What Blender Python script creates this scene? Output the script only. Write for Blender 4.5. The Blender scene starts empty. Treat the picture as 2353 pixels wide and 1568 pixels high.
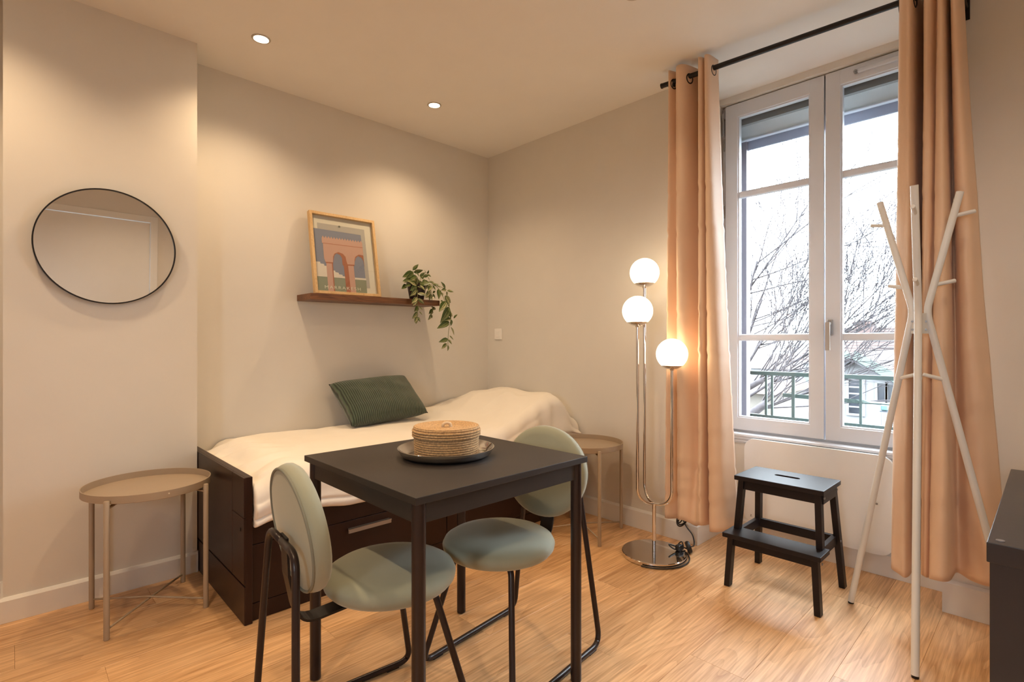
import bpy, bmesh, math, random
from mathutils import Vector, Matrix, noise
random.seed(7)
S = bpy.context.scene
COL = S.collection

# ------------------------------------------------------------------ camera, sky, exposure
EYE = 1.10
TH = math.radians(46.1)
F, CX, CY = 1197.0, 1176.5, 787.0          # focal length in pixels of the 2353 x 1568 frame
cam = bpy.data.objects.new('camera', bpy.data.cameras.new('camera'))
COL.objects.link(cam)
cam.location = (0, 0, EYE)
cam.rotation_euler = (math.pi / 2, 0, TH - math.pi / 2)
cam.data.sensor_width = 36
cam.data.lens = F / 2353 * 36
cam.data.shift_y = 3 / 2353
cam.data.clip_start = 0.02
cam.data.clip_end = 300
S.camera = cam

SKY = 27.0
SPOT_W = 37.0
SPOT_COL = (1.0, 0.71, 0.42)
GLOBE = 6.0
world = bpy.data.worlds.new('overcast_sky')
S.world = world
world.use_nodes = True
bg = world.node_tree.nodes['Background']
bg.inputs['Color'].default_value = (0.82, 0.91, 1.0, 1)
bg.inputs['Strength'].default_value = SKY
portal = bpy.data.lights.new('window_portal', 'AREA')
portal.shape = 'RECTANGLE'
portal.size, portal.size_y = 1.1, 1.95
portal.cycles.is_portal = True
po = bpy.data.objects.new('window_portal', portal)
COL.objects.link(po)
po.location = (3.36, 0.80, 1.52)
po.rotation_euler = (0, math.radians(90), 0)   # local -Z towards -X (into the room)
po.rotation_euler = Vector((-1, 0, 0)).to_track_quat('-Z', 'Z').to_euler()

p2 = bpy.data.lights.new('added_window_portal', 'AREA')  # portal of the added window behind the viewer
p2.shape = 'RECTANGLE'; p2.size, p2.size_y = .60, .82; p2.cycles.is_portal = True
po2_ = bpy.data.objects.new('added_window_portal', p2); COL.objects.link(po2_)
po2_.location = (-1.83, -.16, 1.50); po2_.rotation_euler = Vector((1, 0, 0)).to_track_quat('-Z', 'Z').to_euler()

S.view_settings.view_transform = 'Standard'
S.view_settings.look = 'None'
S.view_settings.exposure = 0.02
S.view_settings.gamma = 1.0
S.view_settings.use_curve_mapping = False
S.cycles.max_bounces = 10
S.cycles.diffuse_bounces = 6
S.cycles.transparent_max_bounces = 12
S.cycles.caustics_reflective = False
S.cycles.caustics_refractive = False
S.cycles.sample_clamp_indirect = 6.0
S.cycles.use_denoising = True

# ------------------------------------------------------------------ measuring: where a line of sight meets a real plane
FX, FY, RX, RY = math.cos(TH), math.sin(TH), math.sin(TH), -math.cos(TH)
def ray(u, v):
    a, b = (u - CX) / F, -(v - CY) / F
    return Vector((FX + a * RX, FY + a * RY, b))
def far(u, v, t): return Vector((0, 0, EYE)) + ray(u, v) * t
def on_x(u, v, x): d = ray(u, v); return far(u, v, x / d.x)
def on_y(u, v, y): d = ray(u, v); return far(u, v, y / d.y)
def on_z(u, v, z): d = ray(u, v); return far(u, v, (z - EYE) / d.z)

# ------------------------------------------------------------------ materials
MATS = {}
def mat(name, col, rough=0.5, metal=0.0, spec=0.5, bump=0.0, bscale=200.0, var=0.04, vscale=6.0, sheen=0.0, emit=None, coat=0.0):
    """procedural Principled material: colour mottled by noise, fine relief from noise"""
    if name in MATS: return MATS[name]
    m = bpy.data.materials.new(name); m.use_nodes = True
    nt = m.node_tree; n = nt.nodes; l = nt.links
    p = n['Principled BSDF']
    p.inputs['Roughness'].default_value = rough
    p.inputs['Metallic'].default_value = metal
    p.inputs['Specular IOR Level'].default_value = spec
    if sheen:
        p.inputs['Sheen Weight'].default_value = sheen
        p.inputs['Sheen Roughness'].default_value = 0.4
    if coat:
        p.inputs['Coat Weight'].default_value = coat
        p.inputs['Coat Roughness'].default_value = 0.15
    tc = n.new('ShaderNodeTexCoord')
    nz = n.new('ShaderNodeTexNoise'); nz.inputs['Scale'].default_value = vscale; nz.inputs['Detail'].default_value = 3
    l.new(tc.outputs['Object'], nz.inputs['Vector'])
    r = n.new('ShaderNodeValToRGB')
    r.color_ramp.elements[0].position = 0.3; r.color_ramp.elements[1].position = 0.7
    r.color_ramp.elements[0].color = (*[c * (1 - var) for c in col], 1)
    r.color_ramp.elements[1].color = (*[min(1, c * (1 + var)) for c in col], 1)
    l.new(nz.outputs['Fac'], r.inputs['Fac'])
    l.new(r.outputs['Color'], p.inputs['Base Color'])
    if bump:
        nb = n.new('ShaderNodeTexNoise'); nb.inputs['Scale'].default_value = bscale; nb.inputs['Detail'].default_value = 2
        l.new(tc.outputs['Object'], nb.inputs['Vector'])
        b = n.new('ShaderNodeBump'); b.inputs['Strength'].default_value = bump; b.inputs['Distance'].default_value = 0.002
        l.new(nb.outputs['Fac'], b.inputs['Height']); l.new(b.outputs['Normal'], p.inputs['Normal'])
    if emit:
        p.inputs['Emission Color'].default_value = (*emit[0], 1)
        p.inputs['Emission Strength'].default_value = emit[1]
    MATS[name] = m
    return m

def wood_mat(name, dark, light, rough=0.45, along=0, scale=1.0, per_object=False, spec=0.4, bump=0.15, stretch=14.0):
    m = bpy.data.materials.new(name); m.use_nodes = True
    nt = m.node_tree; n = nt.nodes; l = nt.links
    p = n['Principled BSDF']; p.inputs['Roughness'].default_value = rough
    p.inputs['Specular IOR Level'].default_value = spec
    tc = n.new('ShaderNodeTexCoord')
    src = tc.outputs['Object']
    if per_object:
        oi = n.new('ShaderNodeObjectInfo')
        vm = n.new('ShaderNodeVectorMath'); vm.operation = 'MULTIPLY_ADD'
        cb = n.new('ShaderNodeCombineXYZ')
        for k, f in (('X', 37.0), ('Y', 11.3), ('Z', 23.0)):
            mm = n.new('ShaderNodeMath'); mm.operation = 'MULTIPLY'; mm.inputs[1].default_value = f
            l.new(oi.outputs['Random'], mm.inputs[0]); l.new(mm.outputs[0], cb.inputs[k])
        l.new(src, vm.inputs[0]); vm.inputs[1].default_value = (1, 1, 1); l.new(cb.outputs[0], vm.inputs[2])
        src = vm.outputs[0]
    mp = n.new('ShaderNodeMapping')
    sc = [scale * 1.0] * 3
    for k in range(3):
        sc[k] = scale * (1.0 if k == along else stretch)
    mp.inputs['Scale'].default_value = sc
    l.new(src, mp.inputs['Vector'])
    # broad, warped growth rings (cathedral figure)
    n1 = n.new('ShaderNodeTexNoise'); n1.inputs['Scale'].default_value = 0.9; n1.inputs['Detail'].default_value = 1.2; n1.inputs['Roughness'].default_value = 0.35
    n1.inputs['Distortion'].default_value = 0.4
    l.new(mp.outputs[0], n1.inputs['Vector'])
    mr = n.new('ShaderNodeMath'); mr.operation = 'MULTIPLY'; mr.inputs[1].default_value = 11.0
    l.new(n1.outputs['Fac'], mr.inputs[0])
    fr = n.new('ShaderNodeMath'); fr.operation = 'FRACT'; l.new(mr.outputs[0], fr.inputs[0])
    pw = n.new('ShaderNodeMath'); pw.operation = 'POWER'; pw.inputs[1].default_value = 2.2; l.new(fr.outputs[0], pw.inputs[0])
    # fine pores
    mp2 = n.new('ShaderNodeMapping'); s2 = [scale * (5.0 if k == along else stretch * 16) for k in range(3)]
    mp2.inputs['Scale'].default_value = s2; l.new(src, mp2.inputs['Vector'])
    n2 = n.new('ShaderNodeTexNoise'); n2.inputs['Scale'].default_value = 1.0; n2.inputs['Detail'].default_value = 4
    l.new(mp2.outputs[0], n2.inputs['Vector'])
    n3 = n.new('ShaderNodeTexNoise'); n3.inputs['Scale'].default_value = 0.5; n3.inputs['Detail'].default_value = 2; l.new(mp.outputs[0], n3.inputs['Vector'])
    a1 = n.new('ShaderNodeMath'); a1.operation = 'MULTIPLY'; a1.inputs[1].default_value = 0.14; l.new(pw.outputs[0], a1.inputs[0])
    a2 = n.new('ShaderNodeMath'); a2.operation = 'MULTIPLY_ADD'; a2.inputs[1].default_value = 0.95; l.new(n2.outputs['Fac'], a2.inputs[0]); l.new(a1.outputs[0], a2.inputs[2])
    a3 = n.new('ShaderNodeMath'); a3.operation = 'MULTIPLY_ADD'; a3.inputs[1].default_value = 0.5; l.new(n3.outputs['Fac'], a3.inputs[0]); l.new(a2.outputs[0], a3.inputs[2])
    r = n.new('ShaderNodeValToRGB')
    r.color_ramp.elements[0].position = 0.50; r.color_ramp.elements[0].color = (*light, 1)
    r.color_ramp.elements[1].position = 1.1 if False else 1.0; r.color_ramp.elements[1].color = (*dark, 1)
    l.new(a3.outputs[0], r.inputs['Fac'])
    out = r.outputs['Color']
    if per_object:
        hs = n.new('ShaderNodeHueSaturation'); l.new(out, hs.inputs['Color'])
        mv = n.new('ShaderNodeMapRange'); mv.inputs['To Min'].default_value = 0.9; mv.inputs['To Max'].default_value = 1.1
        l.new(oi.outputs['Random'], mv.inputs['Value']); l.new(mv.outputs[0], hs.inputs['Value'])
        out = hs.outputs['Color']
    l.new(out, p.inputs['Base Color'])
    b = n.new('ShaderNodeBump'); b.inputs['Strength'].default_value = bump; b.inputs['Distance'].default_value = 0.001
    l.new(n2.outputs['Fac'], b.inputs['Height']); l.new(b.outputs['Normal'], p.inputs['Normal'])
    return m

def glass_mat(name):
    m = bpy.data.materials.new(name); m.use_nodes = True
    nt = m.node_tree; n = nt.nodes; l = nt.links
    n.remove(n['Principled BSDF'])
    t = n.new('ShaderNodeBsdfTransparent'); t.inputs['Color'].default_value = (0.95, 0.97, 0.97, 1)
    g = n.new('ShaderNodeBsdfGlossy'); g.inputs['Roughness'].default_value = 0.01
    fr = n.new('ShaderNodeFresnel'); fr.inputs['IOR'].default_value = 1.45
    mx = n.new('ShaderNodeMixShader')
    ge = n.new('ShaderNodeNewGeometry'); iv = n.new('ShaderNodeMath'); iv.operation = 'SUBTRACT'; iv.inputs[0].default_value = 1.0
    l.new(ge.outputs['Backfacing'], iv.inputs[1])
    ml = n.new('ShaderNodeMath'); ml.operation = 'MULTIPLY'; l.new(fr.outputs[0], ml.inputs[0]); l.new(iv.outputs[0], ml.inputs[1])
    l.new(ml.outputs[0], mx.inputs[0]); l.new(t.outputs[0], mx.inputs[1]); l.new(g.outputs[0], mx.inputs[2])
    l.new(mx.outputs[0], n['Material Output'].inputs['Surface'])
    return m

def cord_mat(name, c1, c2, freq, axis=0, rough=0.85):
    """corduroy: ribs across one axis"""
    m = bpy.data.materials.new(name); m.use_nodes = True
    nt = m.node_tree; n = nt.nodes; l = nt.links
    p = n['Principled BSDF']; p.inputs['Roughness'].default_value = rough
    p.inputs['Sheen Weight'].default_value = 0.3
    tc = n.new('ShaderNodeTexCoord')
    sx = n.new('ShaderNodeSeparateXYZ'); l.new(tc.outputs['UV'], sx.inputs[0])
    nz = n.new('ShaderNodeTexNoise'); nz.inputs['Scale'].default_value = 3; l.new(tc.outputs['UV'], nz.inputs['Vector'])
    ma = n.new('ShaderNodeMath'); ma.operation = 'MULTIPLY_ADD'; ma.inputs[1].default_value = 0.03
    l.new(nz.outputs['Fac'], ma.inputs[0]); l.new(sx.outputs[axis], ma.inputs[2])
    mu = n.new('ShaderNodeMath'); mu.operation = 'MULTIPLY'; mu.inputs[1].default_value = freq * 2 * math.pi; l.new(ma.outputs[0], mu.inputs[0])
    si = n.new('ShaderNodeMath'); si.operation = 'SINE'; l.new(mu.outputs[0], si.inputs[0])
    r = n.new('ShaderNodeValToRGB')
    mr = n.new('ShaderNodeMapRange'); mr.inputs['From Min'].default_value = -1; l.new(si.outputs[0], mr.inputs['Value'])
    n2 = n.new('ShaderNodeTexNoise'); n2.inputs['Scale'].default_value = 5; n2.inputs['Detail'].default_value = 4; l.new(tc.outputs['UV'], n2.inputs['Vector'])
    m2 = n.new('ShaderNodeMath'); m2.operation = 'MULTIPLY_ADD'; m2.inputs[1].default_value = 0.9; m2.inputs[2].default_value = -0.45
    l.new(n2.outputs['Fac'], m2.inputs[0])
    ad = n.new('ShaderNodeMath'); ad.operation = 'ADD'; l.new(mr.outputs[0], ad.inputs[0]); l.new(m2.outputs[0], ad.inputs[1])
    r.color_ramp.elements[0].position = 0.1; r.color_ramp.elements[1].position = 0.8
    r.color_ramp.elements[0].color = (*c1, 1); r.color_ramp.elements[1].color = (*c2, 1)
    l.new(ad.outputs[0], r.inputs['Fac']); l.new(r.outputs['Color'], p.inputs['Base Color'])
    b = n.new('ShaderNodeBump'); b.inputs['Strength'].default_value = 0.8; b.inputs['Distance'].default_value = 0.004
    l.new(mr.outputs[0], b.inputs['Height']); l.new(b.outputs['Normal'], p.inputs['Normal'])
    return m

WALL = mat('wall_paint', (0.71, 0.68, 0.63), 0.75, bump=0.05, bscale=120, var=0.012, spec=0.25)
CEIL = mat('ceiling_paint', (0.83, 0.81, 0.78), 0.85, bump=0.03, var=0.01, spec=0.2)
TRIM = mat('white_trim_paint', (0.76, 0.74, 0.71), 0.4, var=0.015)
PVC = mat('white_window_plastic', (0.66, 0.69, 0.75), 0.3, var=0.01)
GLASS = glass_mat('window_glass')
BLACKM = mat('black_metal', (0.012, 0.010, 0.011), 0.38, metal=0.3, var=0.1)
BROWNM = mat('dark_brown_metal', (0.022, 0.012, 0.011), 0.32, metal=0.2, var=0.1)
CHROME = mat('chrome', (0.75, 0.72, 0.70), 0.07, metal=1.0, var=0.01)
STEEL = mat('steel', (0.66, 0.64, 0.62), 0.10, metal=1.0, var=0.03)
GREYM = mat('grey_metal', (0.35, 0.35, 0.36), 0.35, metal=0.9)
HANDLEM = mat('brushed_handle', (0.34, 0.31, 0.29), 0.35, metal=0.8)
BEIGEM = mat('beige_lacquer', (0.37, 0.285, 0.205), 0.45, var=0.03)
ESPRESSO = mat('espresso_foil', (0.022, 0.0075, 0.0048), 0.36, bump=0.05, var=0.12, spec=0.32)
TABLETOP = mat('table_dark_foil', (0.026, 0.020, 0.017), 0.5, bump=0.08, bscale=300, var=0.15, spec=0.42)
STOOLW = mat('stool_black_stain', (0.012, 0.008, 0.009), 0.46, bump=0.06, bscale=90, var=0.2, spec=0.28)
CABW = mat('cabinet_black_stain', (0.012, 0.010, 0.013), 0.30, bump=0.06, bscale=60, var=0.25, spec=0.6)
SAGE = mat('sage_velvet', (0.285, 0.295, 0.225), 0.8, bump=0.12, bscale=700, var=0.06, sheen=0.35)
SAGEP = mat('sage_piping', (0.19, 0.195, 0.155), 0.8, bump=0.1, bscale=700, var=0.04)
LINEN = mat('white_cotton', (0.82, 0.77, 0.70), 0.85, bump=0.06, bscale=900, var=0.015, sheen=0.1)
MATTR = mat('mattress_cotton', (0.75, 0.72, 0.68), 0.9, bump=0.1)
CURT = mat('apricot_satin', (0.78, 0.555, 0.39), 0.5, bump=0.05, bscale=1200, var=0.02, sheen=0.15, spec=0.4)
JUTE = mat('jute_rope', (0.50, 0.315, 0.155), 0.9, bump=0.9, bscale=420, var=0.28, vscale=160)
JUTEL = mat('pale_cord', (0.66, 0.53, 0.38), 0.9, bump=0.4, bscale=300, var=0.1)
RACKW = mat('white_lacquer', (0.76, 0.765, 0.77), 0.4, var=0.015)
PANELW = mat('white_laminate', (0.74, 0.745, 0.75), 0.38, var=0.01)
SWITCHM = mat('switch_plastic', (0.86, 0.84, 0.81), 0.35, var=0.01)
MIRROR = mat('mirror_glass', (0.90, 0.90, 0.89), 0.015, metal=1.0, var=0.0)
POTM = mat('dark_pot', (0.022, 0.010, 0.012), 0.4, var=0.1)
SOIL = mat('soil', (0.03, 0.02, 0.013), 0.95, bump=0.8, bscale=150, var=0.3)
STEMM = mat('stem_green', (0.20, 0.22, 0.07), 0.6, var=0.15)
CORDM = mat('black_cord', (0.01, 0.009, 0.009), 0.45)
OPAL = mat('opal_globe', (0.9, 0.85, 0.75), 0.3, emit=((1.0, 0.80, 0.52), GLOBE), var=0.0)
LENS = mat('downlight_lens', (0.9, 0.9, 0.9), 0.3, emit=((1.0, 0.86, 0.60), 30.0), var=0.0)
RING = mat('downlight_ring', (0.55, 0.50, 0.45), 0.3, metal=0.7)
PALEWOOD = wood_mat('frame_ash', (0.50, 0.32, 0.15), (0.70, 0.51, 0.28), 0.5, along=2, scale=2)
SHELFW = wood_mat('shelf_walnut', (0.06, 0.020, 0.008), (0.23, 0.095, 0.035), 0.45, along=0, scale=1.6, stretch=9)
OAK = wood_mat('oak_laminate', (0.46, 0.235, 0.095), (0.84, 0.525, 0.27), 0.38, along=0, scale=1.0, per_object=True, spec=1.0, stretch=8.0)
DOORP = mat('door_paint', (0.78, 0.77, 0.74), 0.4, var=0.01)

# ------------------------------------------------------------------ mesh helpers
OFF = {}
def world_off(o):
    return OFF.get(o.name, Vector((0, 0, 0)))
def new_mesh_obj(name, me, m, parent=None):
    o = bpy.data.objects.new(name, me); COL.objects.link(o)
    if m is not None and not me.materials: me.materials.append(m)
    if parent is not None:
        o.parent = parent; OFF[o.name] = world_off(parent)
    return o
def obj(name, bm, m, parent=None, smooth=False, angle=None):
    """bmesh -> one object. Vertices are given in world space; parent offset is taken out."""
    off = world_off(parent) if parent is not None else Vector((0, 0, 0))
    if parent is None:
        # origin at the base of the thing
        xs = [v.co for v in bm.verts]
        off = Vector((sum(v.x for v in xs) / len(xs), sum(v.y for v in xs) / len(xs), min(v.z for v in xs)))
    bmesh.ops.translate(bm, verts=bm.verts, vec=-off)
    bmesh.ops.recalc_face_normals(bm, faces=bm.faces)
    me = bpy.data.meshes.new(name); bm.to_mesh(me); bm.free()
    if smooth:
        for p in me.polygons: p.use_smooth = True
        if angle:
            me.set_sharp_from_angle(angle=math.radians(angle))
    o = new_mesh_obj(name, me, m, parent)
    if parent is None:
        o.location = off; OFF[o.name] = off
    return o
def thing(name, label, cat, loc=(0, 0, 0), rotz=0.0, group=None, local=False):
    o = bpy.data.objects.new(name, None); COL.objects.link(o)
    o.empty_display_size = 0.1
    o.location = loc; o.rotation_euler = (0, 0, rotz)
    o['label'] = label; o['category'] = cat
    if group: o['group'] = group
    OFF[o.name] = Vector((0, 0, 0)) if local else Vector(loc)
    return o
def tag(o, label, cat, group=None):
    o['label'] = label; o['category'] = cat
    if group: o['group'] = group
    return o
def struct(o):
    o['kind'] = 'structure'; return o
def B(): return bmesh.new()
def box(bm, x0, x1, y0, y1, z0, z1, bev=0.0, seg=2, M=None):
    r = bmesh.ops.create_cube(bm, size=1.0)
    vs = r['verts']
    bmesh.ops.scale(bm, vec=(abs(x1 - x0), abs(y1 - y0), abs(z1 - z0)), verts=vs)
    bmesh.ops.translate(bm, vec=((x0 + x1) / 2, (y0 + y1) / 2, (z0 + z1) / 2), verts=vs)
    if bev:
        es = list({e for v in vs for e in v.link_edges})
        rr = bmesh.ops.bevel(bm, geom=es, offset=bev, segments=seg, profile=0.5, affect='EDGES')
        vs = list({v for f in rr['faces'] for v in f.verts} | {v for v in vs if v.is_valid})
    if M is not None: bmesh.ops.transform(bm, matrix=M, verts=vs)
    return vs
def bx(*a, **k):
    bm = B(); box(bm, *a, **k); return bm
def rounded_path(pts, r, n=6):
    """polyline with its inner corners rounded"""
    pts = [Vector(p) for p in pts]
    rr = r if isinstance(r, (list, tuple)) else [r] * len(pts)
    out = [pts[0]]
    for i in range(1, len(pts) - 1):
        a, b, c = pts[i - 1], pts[i], pts[i + 1]
        d1, d2 = (a - b), (c - b)
        k = min(rr[i], d1.length * 0.49, d2.length * 0.49)
        if k < 1e-5: out.append(b); continue
        p1, p2 = b + d1.normalized() * k, b + d2.normalized() * k
        for j in range(n + 1):
            t = j / n
            out.append((1 - t) ** 2 * p1 + 2 * t * (1 - t) * b + t * t * p2)
    out.append(pts[-1])
    return out
def spline(pts, n=8):
    """Catmull-Rom through points"""
    P = [Vector(p) for p in pts]
    P = [2 * P[0] - P[1]] + P + [2 * P[-1] - P[-2]]
    out = []
    for i in range(1, len(P) - 2):
        p0, p1, p2, p3 = P[i - 1], P[i], P[i + 1], P[i + 2]
        for j in range(n):
            t = j / n
            out.append(0.5 * ((2 * p1) + (p2 - p0) * t + (2 * p0 - 5 * p1 + 4 * p2 - p3) * t * t + (3 * p1 - p0 - 3 * p2 + p3) * t ** 3))
    out.append(P[-2])
    return out
def tube(bm, path, r, seg=10, caps=True, closed=False):
    path = [Vector(p) for p in path]
    n = len(path)
    rad = r if isinstance(r, (list, tuple)) else [r] * n
    rings = []; up = None
    for i, p in enumerate(path):
        if closed:
            t = (path[(i + 1) % n] - path[i - 1]).normalized()
        else:
            t = (path[min(i + 1, n - 1)] - path[max(i - 1, 0)])
            t = t.normalized() if t.length > 1e-9 else Vector((0, 0, 1))
        if up is None:
            a = Vector((0, 0, 1)) if abs(t.z) < 0.9 else Vector((1, 0, 0))
            up = (a - t * a.dot(t)).normalized()
        else:
            up = up - t * up.dot(t)
            up = up.normalized() if up.length > 1e-6 else Vector((1, 0, 0))
        s = t.cross(up)
        rings.append([bm.verts.new(p + (up * math.cos(q) + s * math.sin(q)) * rad[i]) for q in [2 * math.pi * k / seg for k in range(seg)]])
    m = n if closed else n - 1
    for i in range(m):
        a, b = rings[i], rings[(i + 1) % n]
        for k in range(seg):
            bm.faces.new((a[k], a[(k + 1) % seg], b[(k + 1) % seg], b[k]))
    if caps and not closed:
        bm.faces.new(rings[0]); bm.faces.new(rings[-1])
def tb(path, r, seg=10, **k):
    bm = B(); tube(bm, path, r, seg, **k); return bm
def strip(bm, path, w, th, side):
    """flat bar swept along a path; side = direction of its width"""
    path = [Vector(p) for p in path]; s = Vector(side).normalized() * w / 2
    n = len(path); rings = []
    for i, p in enumerate(path):
        t = (path[min(i + 1, n - 1)] - path[max(i - 1, 0)]).normalized()
        u = t.cross(s).normalized() * th / 2
        rings.append([bm.verts.new(p + q) for q in (s + u, s - u, -s - u, -s + u)])
    for a, b in zip(rings, rings[1:]):
        for k in range(4): bm.faces.new((a[k], a[(k + 1) % 4], b[(k + 1) % 4], b[k]))
    bm.faces.new(rings[0]); bm.faces.new(rings[-1])
def lathe(bm, prof, c=(0, 0, 0), seg=48, M=None):
    """spin a (radius, height) profile about z"""
    c = Vector(c); rings = []; allv = []
    for r, z in prof:
        if r < 1e-6:
            v = bm.verts.new(c + Vector((0, 0, z))); rings.append([v]); allv.append(v)
        else:
            rg = [bm.verts.new(c + Vector((r * math.cos(2 * math.pi * k / seg), r * math.sin(2 * math.pi * k / seg), z))) for k in range(seg)]
            rings.append(rg); allv += rg
    for a, b in zip(rings, rings[1:]):
        if len(a) == 1 and len(b) == 1: continue
        for k in range(seg):
            k2 = (k + 1) % seg
            if len(a) == 1: bm.faces.new((a[0], b[k], b[k2]))
            elif len(b) == 1: bm.faces.new((a[k], a[k2], b[0]))
            else: bm.faces.new((a[k], a[k2], b[k2], b[k]))
    if M is not None: bmesh.ops.transform(bm, matrix=M, verts=allv)
def la(prof, c=(0, 0, 0), seg=48, M=None):
    bm = B(); lathe(bm, prof, c, seg, M); return bm
def prism(bm, poly, z0, z1, M=None):
    """extrude a flat polygon (x, y) from z0 to z1"""
    a = [bm.verts.new((x, y, z0)) for x, y in poly]; b = [bm.verts.new((x, y, z1)) for x, y in poly]
    n = len(poly)
    bm.faces.new(a[::-1]); bm.faces.new(b)
    for k in range(n): bm.faces.new((a[k], a[(k + 1) % n], b[(k + 1) % n], b[k]))
    if M is not None: bmesh.ops.transform(bm, matrix=M, verts=a + b)
def round_rect(x0, x1, y0, y1, r, n=8):
    out = []
    for cx, cy, a0 in ((x1 - r, y1 - r, 0), (x0 + r, y1 - r, 90), (x0 + r, y0 + r, 180), (x1 - r, y0 + r, 270)):
        for k in range(n + 1):
            a = math.radians(a0 + 90 * k / n); out.append((cx + r * math.cos(a), cy + r * math.sin(a)))
    return out
def mod_bevel(o, w, seg=2):
    m = o.modifiers.new('bevel', 'BEVEL'); m.width = w; m.segments = seg; m.limit_method = 'ANGLE'
    return o
def sstep(a, b, x):
    t = max(0.0, min(1.0, (x - a) / (b - a))); return t * t * (3 - 2 * t)

# ================================================================== THE SETTING
H = 2.538
XL, YR = -1.70, -1.00                     # hidden left wall and rear wall
WX, WX2, NX = 2.685, 2.755, 2.97          # window wall (left of niche / right of niche) and niche back
NY0, NY1 = 0.300, 1.346                   # niche sides
BY, CHY = 3.06, 2.855                     # back wall, chimney breast
CHX0, CHX1 = -0.022, 0.646

struct(obj('wall_back', bx(XL - .1, WX + .1, BY, BY + .12, 0, H + .05), WALL))
struct(obj('wall_chimney', bx(CHX0, CHX1, CHY, BY + .01, 0, H + .02), WALL))
W2 = (-.45, .13, 1.10, 1.90)               # assumed window added unseen in the left wall for cool daylight: y0, y1, z0, z1
bm = B()
box(bm, XL - .12, XL, YR - .1, W2[0], 0, H + .05); box(bm, XL - .12, XL, W2[1], BY + .05, 0, H + .05)
box(bm, XL - .12, XL, W2[0], W2[1], 0, W2[2]); box(bm, XL - .12, XL, W2[0], W2[1], W2[3], H + .05)
struct(obj('wall_left', bm, WALL))
bm = B()
box(bm, XL - .1, 0.05, YR - .12, YR, 0, H + .05); box(bm, 1.11, WX2 + .1, YR - .12, YR, 0, H + .05); box(bm, 0.05, 1.11, YR - .12, YR, 2.115, H + .05)
struct(obj('wall_rear', bm, WALL))
# window wall: pier left of the niche, pier right of it, parapet below and lintel above the window
struct(obj('wall_window_left', bx(WX, 3.06, NY1, BY + .05, 0, H + .05), WALL))
struct(obj('wall_window_right', bx(WX2, 3.06, YR - .1, NY0, 0, H + .05), WALL))
struct(obj('wall_window_below', bx(NX, 3.06, NY0, NY1, 0, .56), WALL))
struct(obj('wall_window_above', bx(NX, 3.06, NY0, NY1, 2.472, H + .05), WALL))
OUTW = mat('render_outside', (0.055, 0.048, 0.053), 0.85, bump=0.3, bscale=40, var=0.05)
bm = B()
box(bm, 3.06, 3.325, NY1 - .018, 3.3, -3.0, 5.5); box(bm, 3.06, 3.325, -1.6, .27, -3.0, 5.5)
box(bm, 3.06, 3.325, .27, NY1 - .018, -3.0, .56); box(bm, 3.06, 3.325, .27, NY1 - .018, 2.50, 5.5)
struct(obj('wall_outside', bm, OUTW))
# ceiling: flat over the room, dipping slightly into the niche
bm = B()
box(bm, XL - .1, WX, YR - .1, BY + .1, H, H + .12); box(bm, WX, 3.06, NY1, BY + .1, H, H + .12); box(bm, WX, 3.06, YR - .1, NY0, H, H + .12)
v = [bm.verts.new(p) for p in ((WX, NY0, H), (WX, NY1, H), (NX + .01, NY1, 2.506), (NX + .01, NY0, 2.506), (WX, NY0, H + .12), (WX, NY1, H + .12), (NX + .01, NY1, H + .12), (NX + .01, NY0, H + .12))]
for f in ((0, 1, 2, 3), (4, 7, 6, 5), (0, 4, 5, 1), (1, 5, 6, 2), (2, 6, 7, 3), (3, 7, 4, 0)): bm.faces.new([v[k] for k in f])
struct(obj('ceiling', bm, CEIL))
# floor: screed slab with laminate planks laid along x
fl = struct(obj('floor', bx(XL - .05, 3.05, YR - .05, BY + .05, -.06, -.0085), mat('screed', (0.12, 0.07, 0.04), 0.9)))
PW, PL, GAP = 0.192, 1.285, 0.0005
plank_cache = {}
def plank_mesh(L, W):
    k = (round(L, 3), round(W, 3))
    if k in plank_cache: return plank_cache[k]
    bm = B(); box(bm, -L / 2, L / 2, -W / 2, W / 2, -.008, 0.0)
    es = [e for e in bm.edges if all(v.co.z > -.001 for v in e.verts)]
    bmesh.ops.bevel(bm, geom=es, offset=.0005, segments=1, affect='EDGES')
    me = bpy.data.meshes.new('plank'); bm.to_mesh(me); bm.free(); me.materials.append(OAK)
    plank_cache[k] = me
    return me
def lay(x0, x1, y0, y1):
    o = bpy.data.objects.new('plank', plank_mesh(x1 - x0 - GAP, y1 - y0 - GAP)); COL.objects.link(o)
    o.parent = fl; o.location = Vector(((x0 + x1) / 2, (y0 + y1) / 2, 0)) - world_off(fl)
y = BY - 0.06; row = 0
while y > YR:
    y0 = max(y - PW, YR); x = XL + [0, -.43, -.86, -.2, -.64][row % 5] * 1.0
    xe = NX if (y0 < NY1 and y > NY0) else (WX if y0 >= NY1 else WX2)
    while x < xe - .02:
        a, b = max(x, XL), min(x + PL, xe)
        if b - a > .03: lay(a, b, y0, y)
        x += PL
    y -= PW; row += 1
lay(XL, WX, BY - .06, BY)
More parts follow.
